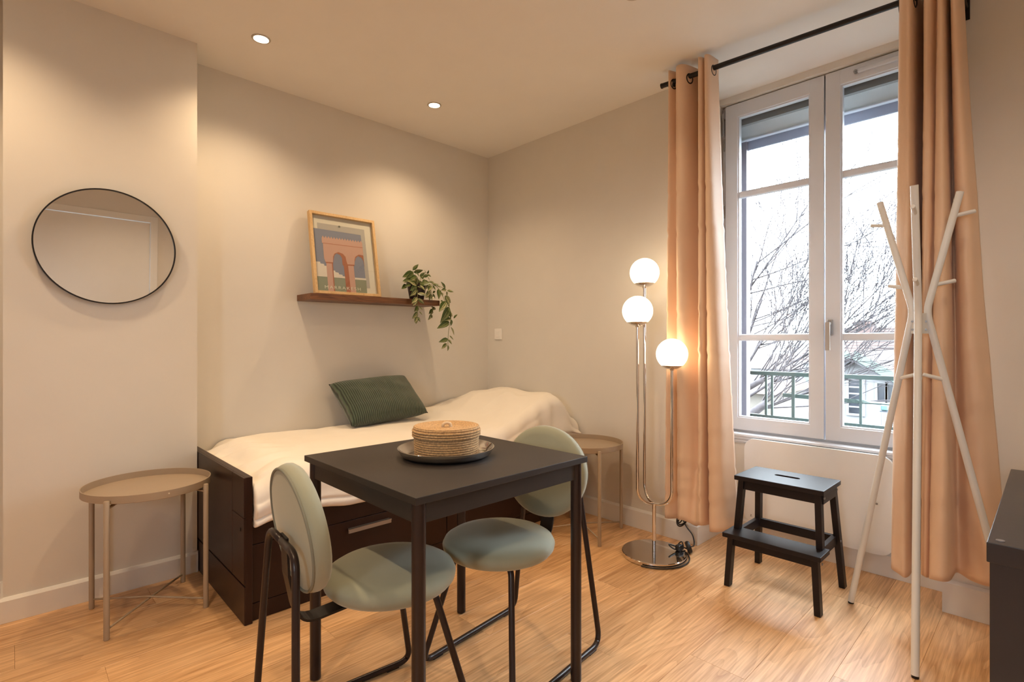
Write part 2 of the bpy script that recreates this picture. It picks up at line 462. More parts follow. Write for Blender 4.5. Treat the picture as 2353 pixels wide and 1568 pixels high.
# baseboards: board with a chamfered top edge, swept along a run
def baseboard(name, path, h=.098, t=.015):
    """path: list of (x, y) with the room on the left-hand side"""
    bm = B(); n = len(path); P = [Vector((x, y, 0)) for x, y in path]
    offs = []
    for i in range(n):
        ns = []
        if i > 0: d = (P[i] - P[i - 1]).normalized(); ns.append(Vector((-d.y, d.x, 0)))
        if i < n - 1: d = (P[i + 1] - P[i]).normalized(); ns.append(Vector((-d.y, d.x, 0)))
        if len(ns) == 2:
            o = ns[0] + ns[1]; o = o / max(0.3, o.dot(ns[0]))
        else: o = ns[0]
        offs.append(o)
    rings = []
    for p, o in zip(P, offs):
        rings.append([bm.verts.new(p + o * a + Vector((0, 0, z))) for a, z in ((0, .0005), (t, .0005), (t, h - .012), (t * .45, h - .001), (0, h))])
    for a, b in zip(rings, rings[1:]):
        for k in range(5): bm.faces.new((a[k], a[(k + 1) % 5], b[(k + 1) % 5], b[k]))
    bm.faces.new(rings[0]); bm.faces.new(rings[-1][::-1])
    return struct(obj(name, bm, TRIM))
baseboard('baseboard_chimney', [(CHX1, CHY), (CHX0, CHY), (CHX0, BY), (XL, BY)])
baseboard('baseboard_back', [(WX, BY), (CHX1, BY), (CHX1, CHY)])
baseboard('baseboard_window', [(NX, NY0), (NX, NY1), (WX, NY1), (WX, BY)], h=.112)
baseboard('baseboard_right', [(WX2, YR), (WX2, NY0), (NX, NY0)], h=.135)
# rear door (seen only in the mirror)
dr = thing('door_1', 'white flush door in a white frame on the rear wall, reflected in the round mirror', 'door', (.58, YR, 0))
struct(dr)
obj('door_leaf', bx(.088, 1.062, YR - .05, YR - .008, .005, 2.072, bev=.003), DOORP, dr)
bm = B(); box(bm, .03, .085, YR - .1, YR + .014, 0, 2.14, bev=.004); box(bm, 1.065, 1.13, YR - .1, YR + .014, 0, 2.14, bev=.004); box(bm, .03, 1.13, YR - .1, YR + .013, 2.076, 2.14, bev=.004)
obj('door_frame', bm, DOORP, dr)
obj('door_handle', tb(rounded_path([(.15, YR - .01, 1.03), (.15, YR + .05, 1.03), (.27, YR + .05, 1.03)], .02), .009), GREYM, dr)

# ------------------------------------------------------------------ window
win = thing('window_1', 'white two-sash casement window with three panes in each sash, set in the niche', 'window', (3.0, .82, .59))
struct(win)
bm = B()                                   # fixed frame
box(bm, 3.012, 3.075, 1.322, NY1 - .001, .56, 2.49, bev=.002); box(bm, 3.012, 3.075, NY0 + .001, .308, .56, 2.49, bev=.002)
box(bm, 3.012, 3.075, NY0 + .002, NY1 - .002, 2.466, 2.492, bev=.002); box(bm, 3.012, 3.075, NY0 + .002, NY1 - .002, .558, .60, bev=.002)
obj('window_frame', bm, PVC, win)
def ring_yz(bm, y0, y1, z0, z1, w, x0, x1, bev=.002):
    box(bm, x0, x1, y0, y0 + w, z0, z1, bev=bev); box(bm, x0, x1, y1 - w, y1, z0, z1, bev=bev)
    box(bm, x0 + .0002, x1 - .0002, y0 + w - .003, y1 - w + .003, z0, z0 + w, bev=bev); box(bm, x0 + .0002, x1 - .0002, y0 + w - .003, y1 - w + .003, z1 - w, z1, bev=bev)
MZ = (1.943, 1.127)
for k, (y0, y1, wl, wr) in enumerate(((.812, 1.322, .066, .071), (.308, .806, .068, .068))):
    bm = B()
    z0, z1 = .602, 2.466
    box(bm, 2.992, 3.05, y0, y0 + wl, z0, z1, bev=.003); box(bm, 2.992, 3.05, y1 - wr, y1, z0, z1, bev=.003)
    box(bm, 2.9922, 3.0498, y0 + wl - .004, y1 - wr + .004, z0, z0 + .072, bev=.003); box(bm, 2.9922, 3.0498, y0 + wl - .004, y1 - wr + .004, z1 - .076, z1, bev=.003)
    ring_yz(bm, y0 + wl - .002, y1 - wr + .002, z0 + .070, z1 - .074, .009, 2.9985, 3.03, bev=.002)   # stepped glazing bead
    s = obj('sash', bm, PVC, win)
    ya, yb = y0 + wl + .003, y1 - wr - .003
    for z in MZ:
        bm = B(); box(bm, 3.000, 3.034, ya, yb, z - .019, z + .019, bev=.009, seg=3)
        obj('muntin', bm, PVC, s)
    edges = [z0 + .073, MZ[1], MZ[0], z1 - .076]
    for a, b in zip(edges, edges[1:]):
        obj('pane', bx(3.014, 3.018, ya - .004, yb + .004, a, b), GLASS, s)
    if k == 0:
        for z in (2.25, 1.86, 1.33, .85):
            obj('hinge', tb([(3.004, 1.331, z - .035), (3.004, 1.331, z + .035)], .0055, 8), GREYM, s, smooth=True, angle=40)
        bm = B(); box(bm, 2.995, 3.02, 1.324, 1.342, 2.395, 2.452, bev=.003); tube(bm, [(2.99, 1.333, 2.30), (2.99, 1.333, 2.43)], .006, 8); box(bm, 2.984, 3.0, 1.326, 1.340, 2.40, 2.425, bev=.002)
        obj('hinge_bracket', bm, GREYM, s)
        obj('espagnolette', bx(3.004, 3.0125, 1.324, 1.330, .66, 2.42), GREYM, s)
    else:
        hd = B(); box(hd, 2.978, 2.993, .7705, .7955, 1.135, 1.215, bev=.004)
        ho = obj('handle_plate', hd, GREYM, s)
        hb = B(); tube(hb, [(2.979, .783, 1.195), (2.945, .783, 1.195)], .008, 10)
        strip(hb, rounded_path([(2.945, .783, 1.200), (2.945, .783, 1.06)], .01), .020, .012, (0, 1, 0))
        obj('handle', hb, mat('satin_handle', (0.50, 0.47, 0.44), 0.35, metal=0.6), s)
        bm = B(); box(bm, 2.978, 2.993, .345, .665, 2.418, 2.440, bev=.006, seg=3)
        ve = obj('trickle_vent', bm, PVC, s)
        bm = B(); tube(bm, [(2.98, .672, 2.428), (2.972, .672, 2.428)], .005, 8)
        tube(bm, [(2.993, .672, 2.428), (2.978, .672, 2.428)], .009, 10)
        obj('vent_screw', bm, GREYM, s)
bm = B()                                   # moulded inner sill
prof = [(2.975, .592), (2.938, .592), (2.932, .588), (2.932, .578), (2.938, .573), (2.941, .560), (2.948, .553), (2.948, .545), (2.955, .535), (2.975, .531)]
a = [bm.verts.new((x, NY0 + .002, z)) for x, z in prof]; b = [bm.verts.new((x, NY1 - .002, z)) for x, z in prof]
for k in range(len(prof)): bm.faces.new((a[k], a[(k + 1) % len(prof)], b[(k + 1) % len(prof)], b[k]))
bm.faces.new(a); bm.faces.new(b[::-1])
struct(obj('trim_1', bm, PVC))

win2 = thing('added_window', 'small white window added unseen in the left wall behind the viewer, for cool daylight', 'window', (XL - .08, (W2[0] + W2[1]) / 2, W2[2]))
struct(win2)  # unseen and assumed; added to bring cool daylight onto the window side
bm = B(); ring_yz(bm, W2[0] + .002, W2[1] - .002, W2[2] + .002, W2[3] - .002, .055, XL - .10, XL - .05)
obj('window_frame', bm, PVC, win2)
obj('pane', bx(XL - .078, XL - .074, W2[0] + .05, W2[1] - .05, W2[2] + .05, W2[3] - .05), GLASS, win2)

# ================================================================== CEILING DOWNLIGHTS
def downlight(x, y, label, dim=1.0):
    t = thing('downlight', label, 'ceiling light', (x, y, H), group='recessed ceiling downlights')
    obj('trim_ring', la([(.033, -.004), (.040, -.004), (.042, -.001), (.042, .002), (.031, .002), (.033, -.004)], (x, y, H), 32), RING, t, smooth=True, angle=40)
    obj('lens', la([(0, -.0035), (.026, -.0030), (.0325, -.0008)], (x, y, H), 32), LENS, t, smooth=True)
    L = bpy.data.lights.new('downlight_beam', 'SPOT'); L.energy = SPOT_W * dim; L.color = SPOT_COL
    L.spot_size = math.radians(130); L.spot_blend = 1.0; L.shadow_soft_size = .03
    lo = bpy.data.objects.new('downlight_beam', L); COL.objects.link(lo); lo.parent = t; lo.location = (0, 0, -.03)
downlight(.854, 2.60, 'glowing recessed downlight nearest the chimney breast')
downlight(1.849, 2.60, 'glowing recessed downlight nearest the room corner')
downlight(1.85, 1.20, 'glowing recessed downlight over the floor in front of the window', .32)
downlight(.85, 1.20, 'glowing recessed downlight over the dining table, outside the picture', 1.15)
downlight(-.15, 2.45, 'glowing recessed downlight left of the chimney breast, outside the picture')
downlight(-.15, 1.20, 'glowing recessed downlight over the floor left of the table, outside the picture', 1.35)
downlight(.85, -.16, 'glowing recessed downlight in front of the rear door')
downlight(1.85, -.16, 'glowing recessed downlight over the black cabinet', .50)

# ================================================================== DAYBED
BX0, BX1, BF, BB = .655, 2.668, 2.185, 3.04
bed = thing('daybed', 'dark espresso daybed with drawers along the back wall', 'bed', ((BX0 + BX1) / 2, 2.6, 0))
bm = B(); box(bm, BX0, BX0 + .026, BF - .017, BB, 0.001, .575, bev=.002)
fb = obj('footboard', bm, ESPRESSO, bed)
# raised layout of the footboard face: upper panel, front stile in two pieces, kick panel
obj('face_panel', bx(BX0 - .006, BX0 + .002, 2.318, BB - .002, .160, .574, bev=.0015), ESPRESSO, fb)
obj('face_panel', bx(BX0 - .006, BX0 + .002, BF - .0165, 2.3165, .4185, .574, bev=.0015), ESPRESSO, fb)
obj('face_stile', bx(BX0 - .006, BX0 + .002, BF - .0165, 2.3165, .160, .4165, bev=.0015), ESPRESSO, fb)
obj('kick_panel', bx(BX0 - .004, BX0 + .002, BF - .0165, BB - .002, .002, .150, bev=.0015), ESPRESSO, fb)
obj('bolt_cap', tb([(BX0 - .0085, 2.211, .366), (BX0, 2.211, .366)], .007, 14), BLACKM, fb)
obj('headboard', bx(BX1 - .026, BX1, BF - .017, BB, 0.001, .50, bev=.002), ESPRESSO, bed)
obj('back_panel', bx(BX0 + .026, BX1 - .026, BB - .02, BB - .001, .02, .50), ESPRESSO, bed)
obj('front_rail', bx(BX0 + .027, BX1 - .027, BF, BF + .02, .303, .405, bev=.002), ESPRESSO, bed)
obj('plinth', bx(BX0 + .027, BX1 - .027, BF + .002, BF + .02, .001, .069, bev=.002), ESPRESSO, bed)
obj('front_stile', bx(BX0 + .027, .7425, BF + .001, BF + .02, .0715, .3005, bev=.002), ESPRESSO, bed)
obj('front_stile', bx(2.5225, BX1 - .027, BF + .001, BF + .02, .0715, .3005, bev=.002), ESPRESSO, bed)
obj('carcass', bx(BX0 + .03, BX1 - .03, BF + .035, BB - .022, .02, .33), ESPRESSO, bed)
for x0, x1 in ((.7455, 1.631), (1.635, 2.5195)):
    d = obj('drawer', bx(x0, x1, BF, BF + .03, .0715, .3005, bev=.002), ESPRESSO, bed)
    c = (x0 + x1) / 2
    bm = B(); prism(bm, [(-.102, 0), (.102, 0), (.108, -.018), (-.108, -.018)], 0, .006, Matrix.Translation((c, BF - .001, .262)))
    prism(bm, [(-.108, -.014), (.108, -.014), (.106, -.0185), (-.106, -.0185)], -.012, .006, Matrix.Translation((c, BF - .001, .262)))
    obj('handle', bm, HANDLEM, d)
tag(obj('mattress', bx(BX0 + .03, BX1 - .03, BF + .025, BB - .025, .335, .515, bev=.03, seg=3), MATTR, None, smooth=True, angle=60), 'white mattress under the duvet on the daybed', 'mattress')

# duvet: one sheet with a puffed top, rounded front edge and a hem hanging over the rail
def duvet_z(x, y):
    z = .600 + .012 * math.sin(3.1 * (y - 2.2)) + .010 * noise.noise(Vector((x * 2.2, y * 3, 1.3)))
    z -= .052 * (1 - sstep(.69, .86, x)) ** 1.4
    z -= .030 * sstep(2.90, 3.05, y)
    d = sstep(1.86, 2.44, x + .10 * (y - 2.6))
    z += .165 * d * (1 - .30 * sstep(2.66, 3.04, y))
    z += .018 * math.exp(-((x - 2.0 - .15 * (y - 2.6)) / .05) ** 2) * sstep(2.3, 2.7, y)
    z -= (.15 * (1 - sstep(2.15, 2.75, y)) + .015) * sstep(2.46, 2.665, x)
    return z
NU, NVT, NVE, NVD = 170, 46, 12, 16
bm = B(); grid = []
for i in range(NU + 1):
    x = BX0 + .0275 + (2.662 - BX0 - .0275) * i / NU
    hem = .398 + .012 * math.sin(x * 9.0) * math.exp(-(x - .7) * 1.2) + .010 * noise.noise(Vector((x * 5, 0, 4)))
    hem -= .012 * math.exp(-((x - .70) / .05) ** 2)
    hem += .10 * sstep(2.3, 2.62, x)
    col = []
    YE = 2.215
    for j in range(NVT + 1):
        yy = 3.048 + (YE - 3.048) * j / NVT
        z = duvet_z(x, yy)
        # pleats running in from the foot board and creases near the pillow end
        pl = (1 - sstep(.69, 1.0, x)); z += .017 * pl * math.sin(yy * 38 + 5 * noise.noise(Vector((x * 4, yy * 4, 0))) + x * 14) * sstep(.69, .74, x)
        z += .0045 * math.sin(yy * 17 - x * 9 + 3 * noise.noise(Vector((x * 3, yy * 3, 7)))) * (.25 + sstep(1.5, 2.2, x))
        rdg = noise.noise(Vector((x * 3.2 + yy * 1.5, yy * 5.5 - x * .8, 11))); z += .010 * max(0, 1 - abs(rdg) * 7) * (.25 + .25 * sstep(1.7, 2.1, x) + .6 * pl)
        z += .004 * noise.noise(Vector((x * 11, yy * 7, 2)))
        col.append((x, yy, z))
    ze = duvet_z(x, YE)
    fold = .010 * math.sin(x * 47 + 4 * noise.noise(Vector((x * 6, 0, 0)))) * (.35 + .9 * sstep(1.9, 2.2, x) + 1.3 * (1 - sstep(.7, .95, x)))
    for j in range(1, NVE + 1):
        a = math.pi / 2 * j / NVE
        k = j / NVE
        col.append((x, YE - .076 * math.sin(a) + fold * k * .6, ze - .075 * (1 - math.cos(a))))
    zs = ze - .075
    for j in range(1, NVD + 1):
        k = j / NVD
        yy = YE - .076 + fold * (.6 + .6 * k) + .006 * math.sin(k * 7 + x * 5)
        crease = .016 * math.exp(-((k - .74) / .05) ** 2)
        col.append((x, yy + crease - .012 * math.sin(k * math.pi), zs + (hem - zs) * k))
    yl, zl = col[-1][1], col[-1][2]
    col.append((x, yl + .012, zl - .010)); col.append((x, yl + .034, zl - .004)); col.append((x, yl + .040, zl + .03))
    grid.append([bm.verts.new(c) for c in col])
for a, b in zip(grid, grid[1:]):
    for k in range(len(a) - 1): bm.faces.new((a[k], a[k + 1], b[k + 1], b[k]))
# close both ends down to the mattress
for g in (grid[0], grid[-1]):
    s = -1 if g is grid[0] else 1
    low = [bm.verts.new((v.co.x - s * .006, v.co.y + .05 * sstep(NVT - 4, NVT + 6, k), v.co.z - (.05 * (1 - sstep(NVT - 4, NVT + 4, k))))) for k, v in enumerate(g)]
    for k in range(len(g) - 1): bm.faces.new((g[k], g[k + 1], low[k + 1], low[k]))
duvet = obj('duvet', bm, LINEN, None, smooth=True)
tag(duvet, 'cream white duvet spread over the daybed, bulging over a pillow at the corner end', 'duvet')
m = duvet.modifiers.new('sub', 'SUBSURF'); m.levels = 1; m.render_levels = 1

# green corduroy cushion leaning on the back wall
def cushion(name, w, h, t, M, m, nx=40, ny=26):
    bm = B(); uvl = bm.loops.layers.uv.new('uv'); sides = []
    for s in (1, -1):
        g = []
        for i in range(nx + 1):
            a = -1 + 2 * i / nx; r = []
            for j in range(ny + 1):
                b = -1 + 2 * j / ny
                e = max(0, (1 - abs(a) ** 2.6)) ** .5 * max(0, (1 - abs(b) ** 2.6)) ** .5
                pin = 1 - .055 * (1 - abs(a) ** 2) * abs(b) ** 3 ; pin2 = 1 - .06 * (1 - abs(b) ** 2) * abs(a) ** 3
                z = s * t / 2 * e ** .8
                wr = .006 * noise.noise(Vector((a * 3, b * 3, s * 2.0))) * e + .010 * math.exp(-((b - .25 - .15 * a) / .10) ** 2) * noise.noise(Vector((a * 4, 1, s))) * e
                r.append(bm.verts.new(M @ Vector((a * w / 2 * pin2, b * h / 2 * pin, z + wr))))
            g.append(r)
        sides.append(g)
        for i in range(nx):
            for j in range(ny):
                f = bm.faces.new((g[i][j], g[i + 1][j], g[i + 1][j + 1], g[i][j + 1]))
                for lp, (p, q) in zip(f.loops, ((i, j), (i + 1, j), (i + 1, j + 1), (i, j + 1))): lp[uvl].uv = (p / nx, q / ny)
    bmesh.ops.remove_doubles(bm, verts=bm.verts, dist=.0004)
    return obj(name, bm, m, None, smooth=True)
CORD = cord_mat('green_corduroy', (0.012, 0.020, 0.013), (0.066, 0.100, 0.062), 44)
bl, br, tl, tr = Vector((1.415, 2.76, .622)), Vector((1.905, 2.80, .628)), Vector((1.355, 3.00, .805)), Vector((1.865, 3.005, .845))
cen = (bl + br + tl + tr) / 4
ux = ((br + tr) - (bl + tl)).normalized(); uy = ((tl + tr) - (bl + br)); uy = (uy - ux * uy.dot(ux)).normalized(); uz = ux.cross(uy)
M = Matrix((ux, uy, uz)).transposed().to_4x4(); M.translation = cen + uz * .035
cu = cushion('cushion', .535, .335, .165, M, CORD)
tag(cu, 'dark green corduroy cushion leaning on the back wall on the bed', 'cushion')
# soft peaked corners
for v in cu.data.vertices:
    pass

# ================================================================== DINING TABLE
TX0, TX1, TY0, TY1, TZ = .692, 1.349, 1.048, 1.700, .730
tab = thing('dining_table', 'black square dining table with round metal legs, holding the tray and basket', 'table', ((TX0 + TX1) / 2, (TY0 + TY1) / 2, 0))
obj('tabletop', bx(TX0, TX1, TY0, TY1, TZ - .019, TZ, bev=.0015), TABLETOP, tab)
lx = (TX0 + .026, TX1 - .026); ly = (TY0 + .027, TY1 - .027)
for x in lx:
    for y in ly:
        bm = la([(0, .002), (.0155, .002), (.0175, .004), (.0175, TZ - .0195), (0, TZ - .0195)], (x, y, 0), 24)
        obj('leg', bm, BROWNM, tab, smooth=True, angle=40)
for y, n in ((ly[0], 0), (ly[1], 1)):
    obj('apron', bx(lx[0] + .012, lx[1] - .012, y - .009, y + .009, TZ - .072, TZ - .0192, bev=.001), TABLETOP, tab)
for x in lx:
    obj('apron', bx(x - .009, x + .009, ly[0] + .012, ly[1] - .012, TZ - .072, TZ - .0192, bev=.001), TABLETOP, tab)

# tray and basket
tc = (1.026, 1.376)
tr_ = tag(obj('tray', la([(0, .003), (.118, .003), (.128, .004), (.142, .012), (.1535, .030), (.1555, .0305), (.157, .0295), (.146, .010), (.133, .0010), (.120, .0005), (0, .0005)], (*tc, TZ), 72), STEEL, None, smooth=True, angle=50),
          'round polished steel tray with a raised rim on the table', 'tray')
bk = thing('basket', 'round lidded jute rope basket standing in the steel tray', 'basket', (tc[0] + .004, tc[1] + .004, TZ + .0035))
bc = (tc[0] + .004, tc[1] + .004, TZ + .0035)
prof = [(0, .001)]
nco = 10; hh = .072; rb = .0985
for k in range(nco):
    z0 = hh * k / nco
    for q in range(6):
        a = -math.pi / 2 + math.pi * q / 5
        prof.append((rb + .0022 + .0035 * math.cos(a) + .003 * k / nco, z0 + hh / nco / 2 + hh / nco / 2 * math.sin(a)))
prof += [(rb - .006, hh), (rb - .006, .006), (0, .005)]
obj('basket_body', la(prof, bc, 80), JUTE, bk, smooth=True)
prof = [(.100, .0625)]
for k in range(4):
    z0 = .062 + .031 * k / 4
    for q in range(6):
        a = -math.pi / 2 + math.pi * q / 5
        prof.append((.1080 + .0040 * math.cos(a) - .004 * (k == 3), z0 + .0039 + .0039 * math.sin(a)))
nr = 13
for k in range(nr):
    r0 = .1065 - (.1065) * k / nr; r1 = .1065 - .1065 * (k + 1) / nr
    dip = -.006 * sstep(.10, .05, r0)
    for q in range(1, 6):
        a = math.pi * q / 6
        prof.append(((r0 + r1) / 2 + (r0 - r1) / 2 * math.cos(a), .0935 + dip + .0016 * math.sin(a)))
prof.append((0, .0885))
obj('lid', la(prof, bc, 80), JUTE, bk, smooth=True)
kn = [Vector(bc) + Vector(p) for p in ((-.010, .006, .088), (-.011, .004, .097), (-.004, .000, .102), (.008, -.005, .100), (.012, -.007, .091), (.010, -.006, .087))]
obj('lid_knot', tb(spline(kn, 5), .0052, 10), JUTEL, bk, smooth=True)

# ================================================================== CHAIRS
def make_chair(label, loc, rot):
    """local frame: +x is where the sitter looks, origin under the seat centre"""
    t = thing('dining_chair', label, 'chair', loc, rot, group='sage velvet chairs at the table', local=True)
    R = .190
    prof = [(0, .4575), (R * .45, .457), (R * .72, .4545), (R * .88, .449), (R * .965, .439), (R, .425), (R * .985, .411), (R * .93, .399), (R * .82, .391), (R * .6, .387), (0, .386)]
    s = obj('seat', la(prof, (0, 0, 0), 56), SAGE, t, smooth=True)
    obj('seat_plate', la([(0, .376), (R * .62, .376), (R * .62, .3875), (0, .3875)], (0, 0, 0), 32), BLACKM, t, smooth=True, angle=40)
    tilt = Matrix.Translation((-.262, 0, .616)) @ Matrix.Rotation(math.radians(-8), 4, 'Y') @ Matrix.Rotation(math.radians(90), 4, 'Y')
    # disc axis along +x after the turn: profile height = towards the sitter
    RB = .184
    prof = [(0, -.020), (RB * .90, -.020), (RB * .965, -.017), (RB * .99, -.006), (RB, .004), (RB * .985, .016), (RB * .93, .026), (RB * .80, .031), (RB * .5, .033), (0, .034)]
    S2 = Matrix.Scale(.985, 4, (0, 0, 1))
    tilt = tilt @ Matrix.Scale(.91, 4, (1, 0, 0))
    obj('backrest', la(prof, (0, 0, 0), 56, tilt), SAGE, t, smooth=True)
    pp = [(RB * .945 * math.cos(a), RB * .945 * math.sin(a), -.019) for a in [2 * math.pi * k / 64 for k in range(64)]]
    pipe = B(); tube(pipe, [tilt @ Vector(p) for p in pp], .0042, 8, closed=True)
    obj('piping', pipe, SAGEP, t, smooth=True)
    w, r = .200, .0098
    rt = .122
    # rear arch: both rear legs and the bar behind the backrest, then the runners and the front legs
    for sgn in (1, -1):
        p = rounded_path([(-.303, 0, .588), (-.303, sgn * rt, .588), (-.325, sgn * w, .0115), (.165, sgn * w, .0115), (.075, sgn * .118, .398), (.06, sgn * .02, .372)], [0, .045, .05, .045, .035, 0], 8)
        # split so that each leg is a part of its own
        i1 = min(range(len(p)), key=lambda k: (p[k] - Vector((-.325, sgn * w, .0115))).length)
        i2 = min(range(len(p)), key=lambda k: (p[k] - Vector((.165, sgn * w, .0115))).length)
        obj('rear_leg', tb(p[:i1 + 1], r, 12), BROWNM, t, smooth=True)
        obj('floor_runner', tb(p[i1:i2 + 1], r, 12), BROWNM, t, smooth=True)
        obj('front_leg', tb(p[i2:], r, 12), BROWNM, t, smooth=True)
        for xx in (-.27, .10):
            obj('glide', bx(xx - .022, xx + .022, sgn * w - .008, sgn * w + .008, .0005, .009, bev=.002), BLACKM, t)
    st = B(); strip(st, rounded_path([(-.2965, 0, .600), (-.292, 0, .50), (-.265, 0, .366), (-.10, 0, .380)], [0, 0, .05, 0], 8), .055, .006, (0, 1, 0))
    obj('back_support', st, BLACKM, t)
    return t
make_chair('sage green round-backed chair at the left of the table, seen from behind', (.805, 1.350, 0), math.radians(-5.5))
make_chair('sage green round-backed chair at the far right of the table, its backrest facing us', (1.194, 1.305, 0), math.radians(186))

# ================================================================== TRAY SIDE TABLES
def side_table(label, c, rot):
    t = thing('side_table', label, 'side table', (c[0], c[1], 0), rot, group='beige metal tray side tables', local=True)
    R = .222
    ty = obj('tray_top', la([(0, .497), (R - .004, .497), (R, .499), (R, .527), (R - .003, .527), (R - .0035, .5005), (0, .4995)], (0, 0, 0), 72), BEIGEM, t, smooth=True, angle=40)
    q = .2325 / math.sqrt(2)
    L = [(q, q), (-q, q), (-q, -q), (q, -q)]
    for x, y in L:
        lg = obj('leg', la([(0, 0.001), (.0095, 0.001), (.0098, .003), (.0098, .510), (.008, .5125), (0, .513)], (x, y, 0), 16), BEIGEM, t, smooth=True, angle=40)
        d = Vector((x, y, 0)).normalized()
        bm = B(); strip(bm, [Vector((x, y, .483)), Vector((x, y, .483)) - d * .055 + Vector((0, 0, .0095))], .014, .004, (-d.y, d.x, 0))
        obj('tray_bracket', bm, BEIGEM, lg)
    for a, b, dz in ((0, 2, 0), (1, 3, .008)):
        obj('cross_brace', tb([(L[a][0], L[a][1], .038), (0, 0, .040 + dz), (L[b][0], L[b][1], .038)], .0042, 8), BEIGEM, t, smooth=True)
    if rot > -.2 and c[0] < 1:
        obj('rim_hole', tb([(.02, -R - .001, .515), (.02, -R + .004, .515)], .003, 10), mat('rim_hole_light', (.7, .62, .5), .5), t)
side_table('beige round metal tray table beside the bed foot, under the mirror', (.412, 2.595), math.radians(2.5))
side_table('beige round metal tray table between the bed and the floor lamp', (2.404, 1.893), math.radians(13.9))

# ================================================================== MIRROR
mc = Vector((.306, 2.838, 1.513))
MT = Matrix.Translation(mc) @ Matrix.Rotation(math.radians(2.16), 4, 'X') @ Matrix.Rotation(math.radians(90), 4, 'X')   # lathe axis -> -y
mir = thing('mirror', 'round mirror with a thin black rim on the chimney breast', 'mirror', mc)
RM = .2455
obj('mirror_rim', la([(RM - .004, -.010), (RM, -.010), (RM + .001, -.008), (RM + .001, .013), (RM, .0145), (RM - .004, .0145), (RM - .0045, .006)], (0, 0, 0), 96, MT), BLACKM, mir, smooth=True, angle=40)
obj('mirror_glass', la([(0, .008), (RM - .004, .008)], (0, 0, 0), 96, MT), MIRROR, mir)
obj('mirror_backing', la([(0, .006), (RM - .0045, .006), (RM - .0045, -.008), (0, -.008)], (0, 0, 0), 64, MT), BLACKM, mir)
obj('mirror_hook', tb([(mc.x, CHY + .002, mc.z + .17), (mc.x, mc.y + .0, mc.z + .17)], .006, 8), GREYM, mir)

# ================================================================== WALL SHELF, PICTURE, PLANT
SZ = 1.378
sh = thing('wall_shelf', 'dark walnut floating shelf on the back wall above the bed', 'shelf', (1.64, BY, 1.342))
TILT = Matrix.Translation((1.20, 0, 1.342)) @ Matrix.Rotation(math.radians(-.35), 4, 'Y') @ Matrix.Translation((-1.20, 0, -1.342))
bm = B(); box(bm, 1.203, 2.080, 2.862, BY - .0005, 1.340, 1.3755, bev=.0015, M=TILT)
so = obj('shelf_board', bm, SHELFW, sh)

# picture: local frame u right, v up, w towards viewer; stands on the shelf and leans on the wall
p0 = Vector((1.252, 2.945, 1.3768)); pw, ph = .420, .500
uu = Vector((1, 0, .006)).normalized(); vv = Vector((0, .092, .494)).normalized(); ww = uu.cross(vv).normalized()
if ww.y > 0: ww = -ww
PMx = Matrix((uu, vv, ww)).transposed().to_4x4(); PMx.translation = p0
pic = thing('picture_frame', 'framed city travel poster leaning on the wall shelf', 'picture', p0)
FW_, FD = .017, .030
bm = B()
for a in ((0, FW_, 0, ph), (pw - FW_, pw, 0, ph), (FW_ - .0005, pw - FW_ + .0005, 0, FW_), (FW_ - .0005, pw - FW_ + .0005, ph - FW_, ph)):
    box(bm, a[0], a[1], a[2], a[3], 0, FD, bev=.001, M=PMx)
obj('frame_moulding', bm, PALEWOOD, pic)
iw, ih = pw - 2 * FW_, ph - 2 * FW_
def flat(name, polys, z, m, parent):
    bm = B()
    for poly in polys:
        vs = [bm.verts.new(PMx @ Vector((FW_ + max(-.01, min(1.0, x)) * iw, FW_ + max(0, min(1, y)) * ih, z))) for x, y in poly]
        f = bm.faces.new(vs)
    bmesh.ops.triangulate(bm, faces=bm.faces)
    o = obj(name, bm, m, parent)
    return o
def ink(n, c): return mat(n, c, 0.7, var=0.01)
bd = B(); box(bd, FW_ - .002, pw - FW_ + .002, FW_ - .002, ph - FW_ + .002, .004, .010, M=PMx)
obj('backing_board', bd, ink('paper_cream', (.72, .66, .58)), pic)
ps = flat('grey_mount', [[(.087, .90), (.872, .90), (.885, .083), (.083, .046)]], .0106, ink('ink_greige', (.46, .42, .40)), pic)
ps = flat('poster', [[(0, .821), (.802, .815), (.822, 0), (0, 0)]], .0112, ink('ink_slate', (.235, .245, .33)), pic)
flat('green_ground', [[(0, .192), (.826, .189), (.822, 0), (0, 0)]], .0115, ink('ink_sage', (.27, .285, .215)), ps)
flat('white_walls', [[(0, .38), (.085, .382), (.088, .361), (.144, .357), (.147, .336), (.19, .334), (.19, .192), (0, .192)],
                     [(.28, .285), (.313, .283), (.315, .265), (.368, .259), (.372, .239), (.427, .236), (.431, .218), (.50, .215), (.50, .192), (.28, .192)],
                     [(.60, .213), (.825, .215), (.826, .189), (.60, .188)]], .0118, ink('ink_cream', (.72, .64, .58)), ps)
flat('arch_shade', [[(.267, 0), (.267, .375), (.30, .39), (.299, .466), (.325, .511), (.389, .537), (.462, .522), (.505, .483), (.513, .432), (.534, .375), (.545, 0), (.472, 0), (.463, .351), (.442, .375), (.444, .461), (.415, .501), (.359, .518), (.323, .489), (.311, .45), (.299, .389), (.287, .376), (.286, 0)],
                    [(.62, .39), (.671, .505), (.733, .536), (.814, .53), (.818, .367), (.807, .454), (.778, .496), (.719, .516), (.675, .48), (.652, .42), (.645, .38)]], .0120, ink('ink_rust', (.40, .145, .085)), ps)
top = [(.138, .700)]
nt_ = 15
for k in range(nt_):
    x0 = .138 + (.813 - .138) * k / nt_; x1 = .138 + (.813 - .138) * (k + 1) / nt_
    top += [((x0 + x1) / 2, .735), (x1, .705)]
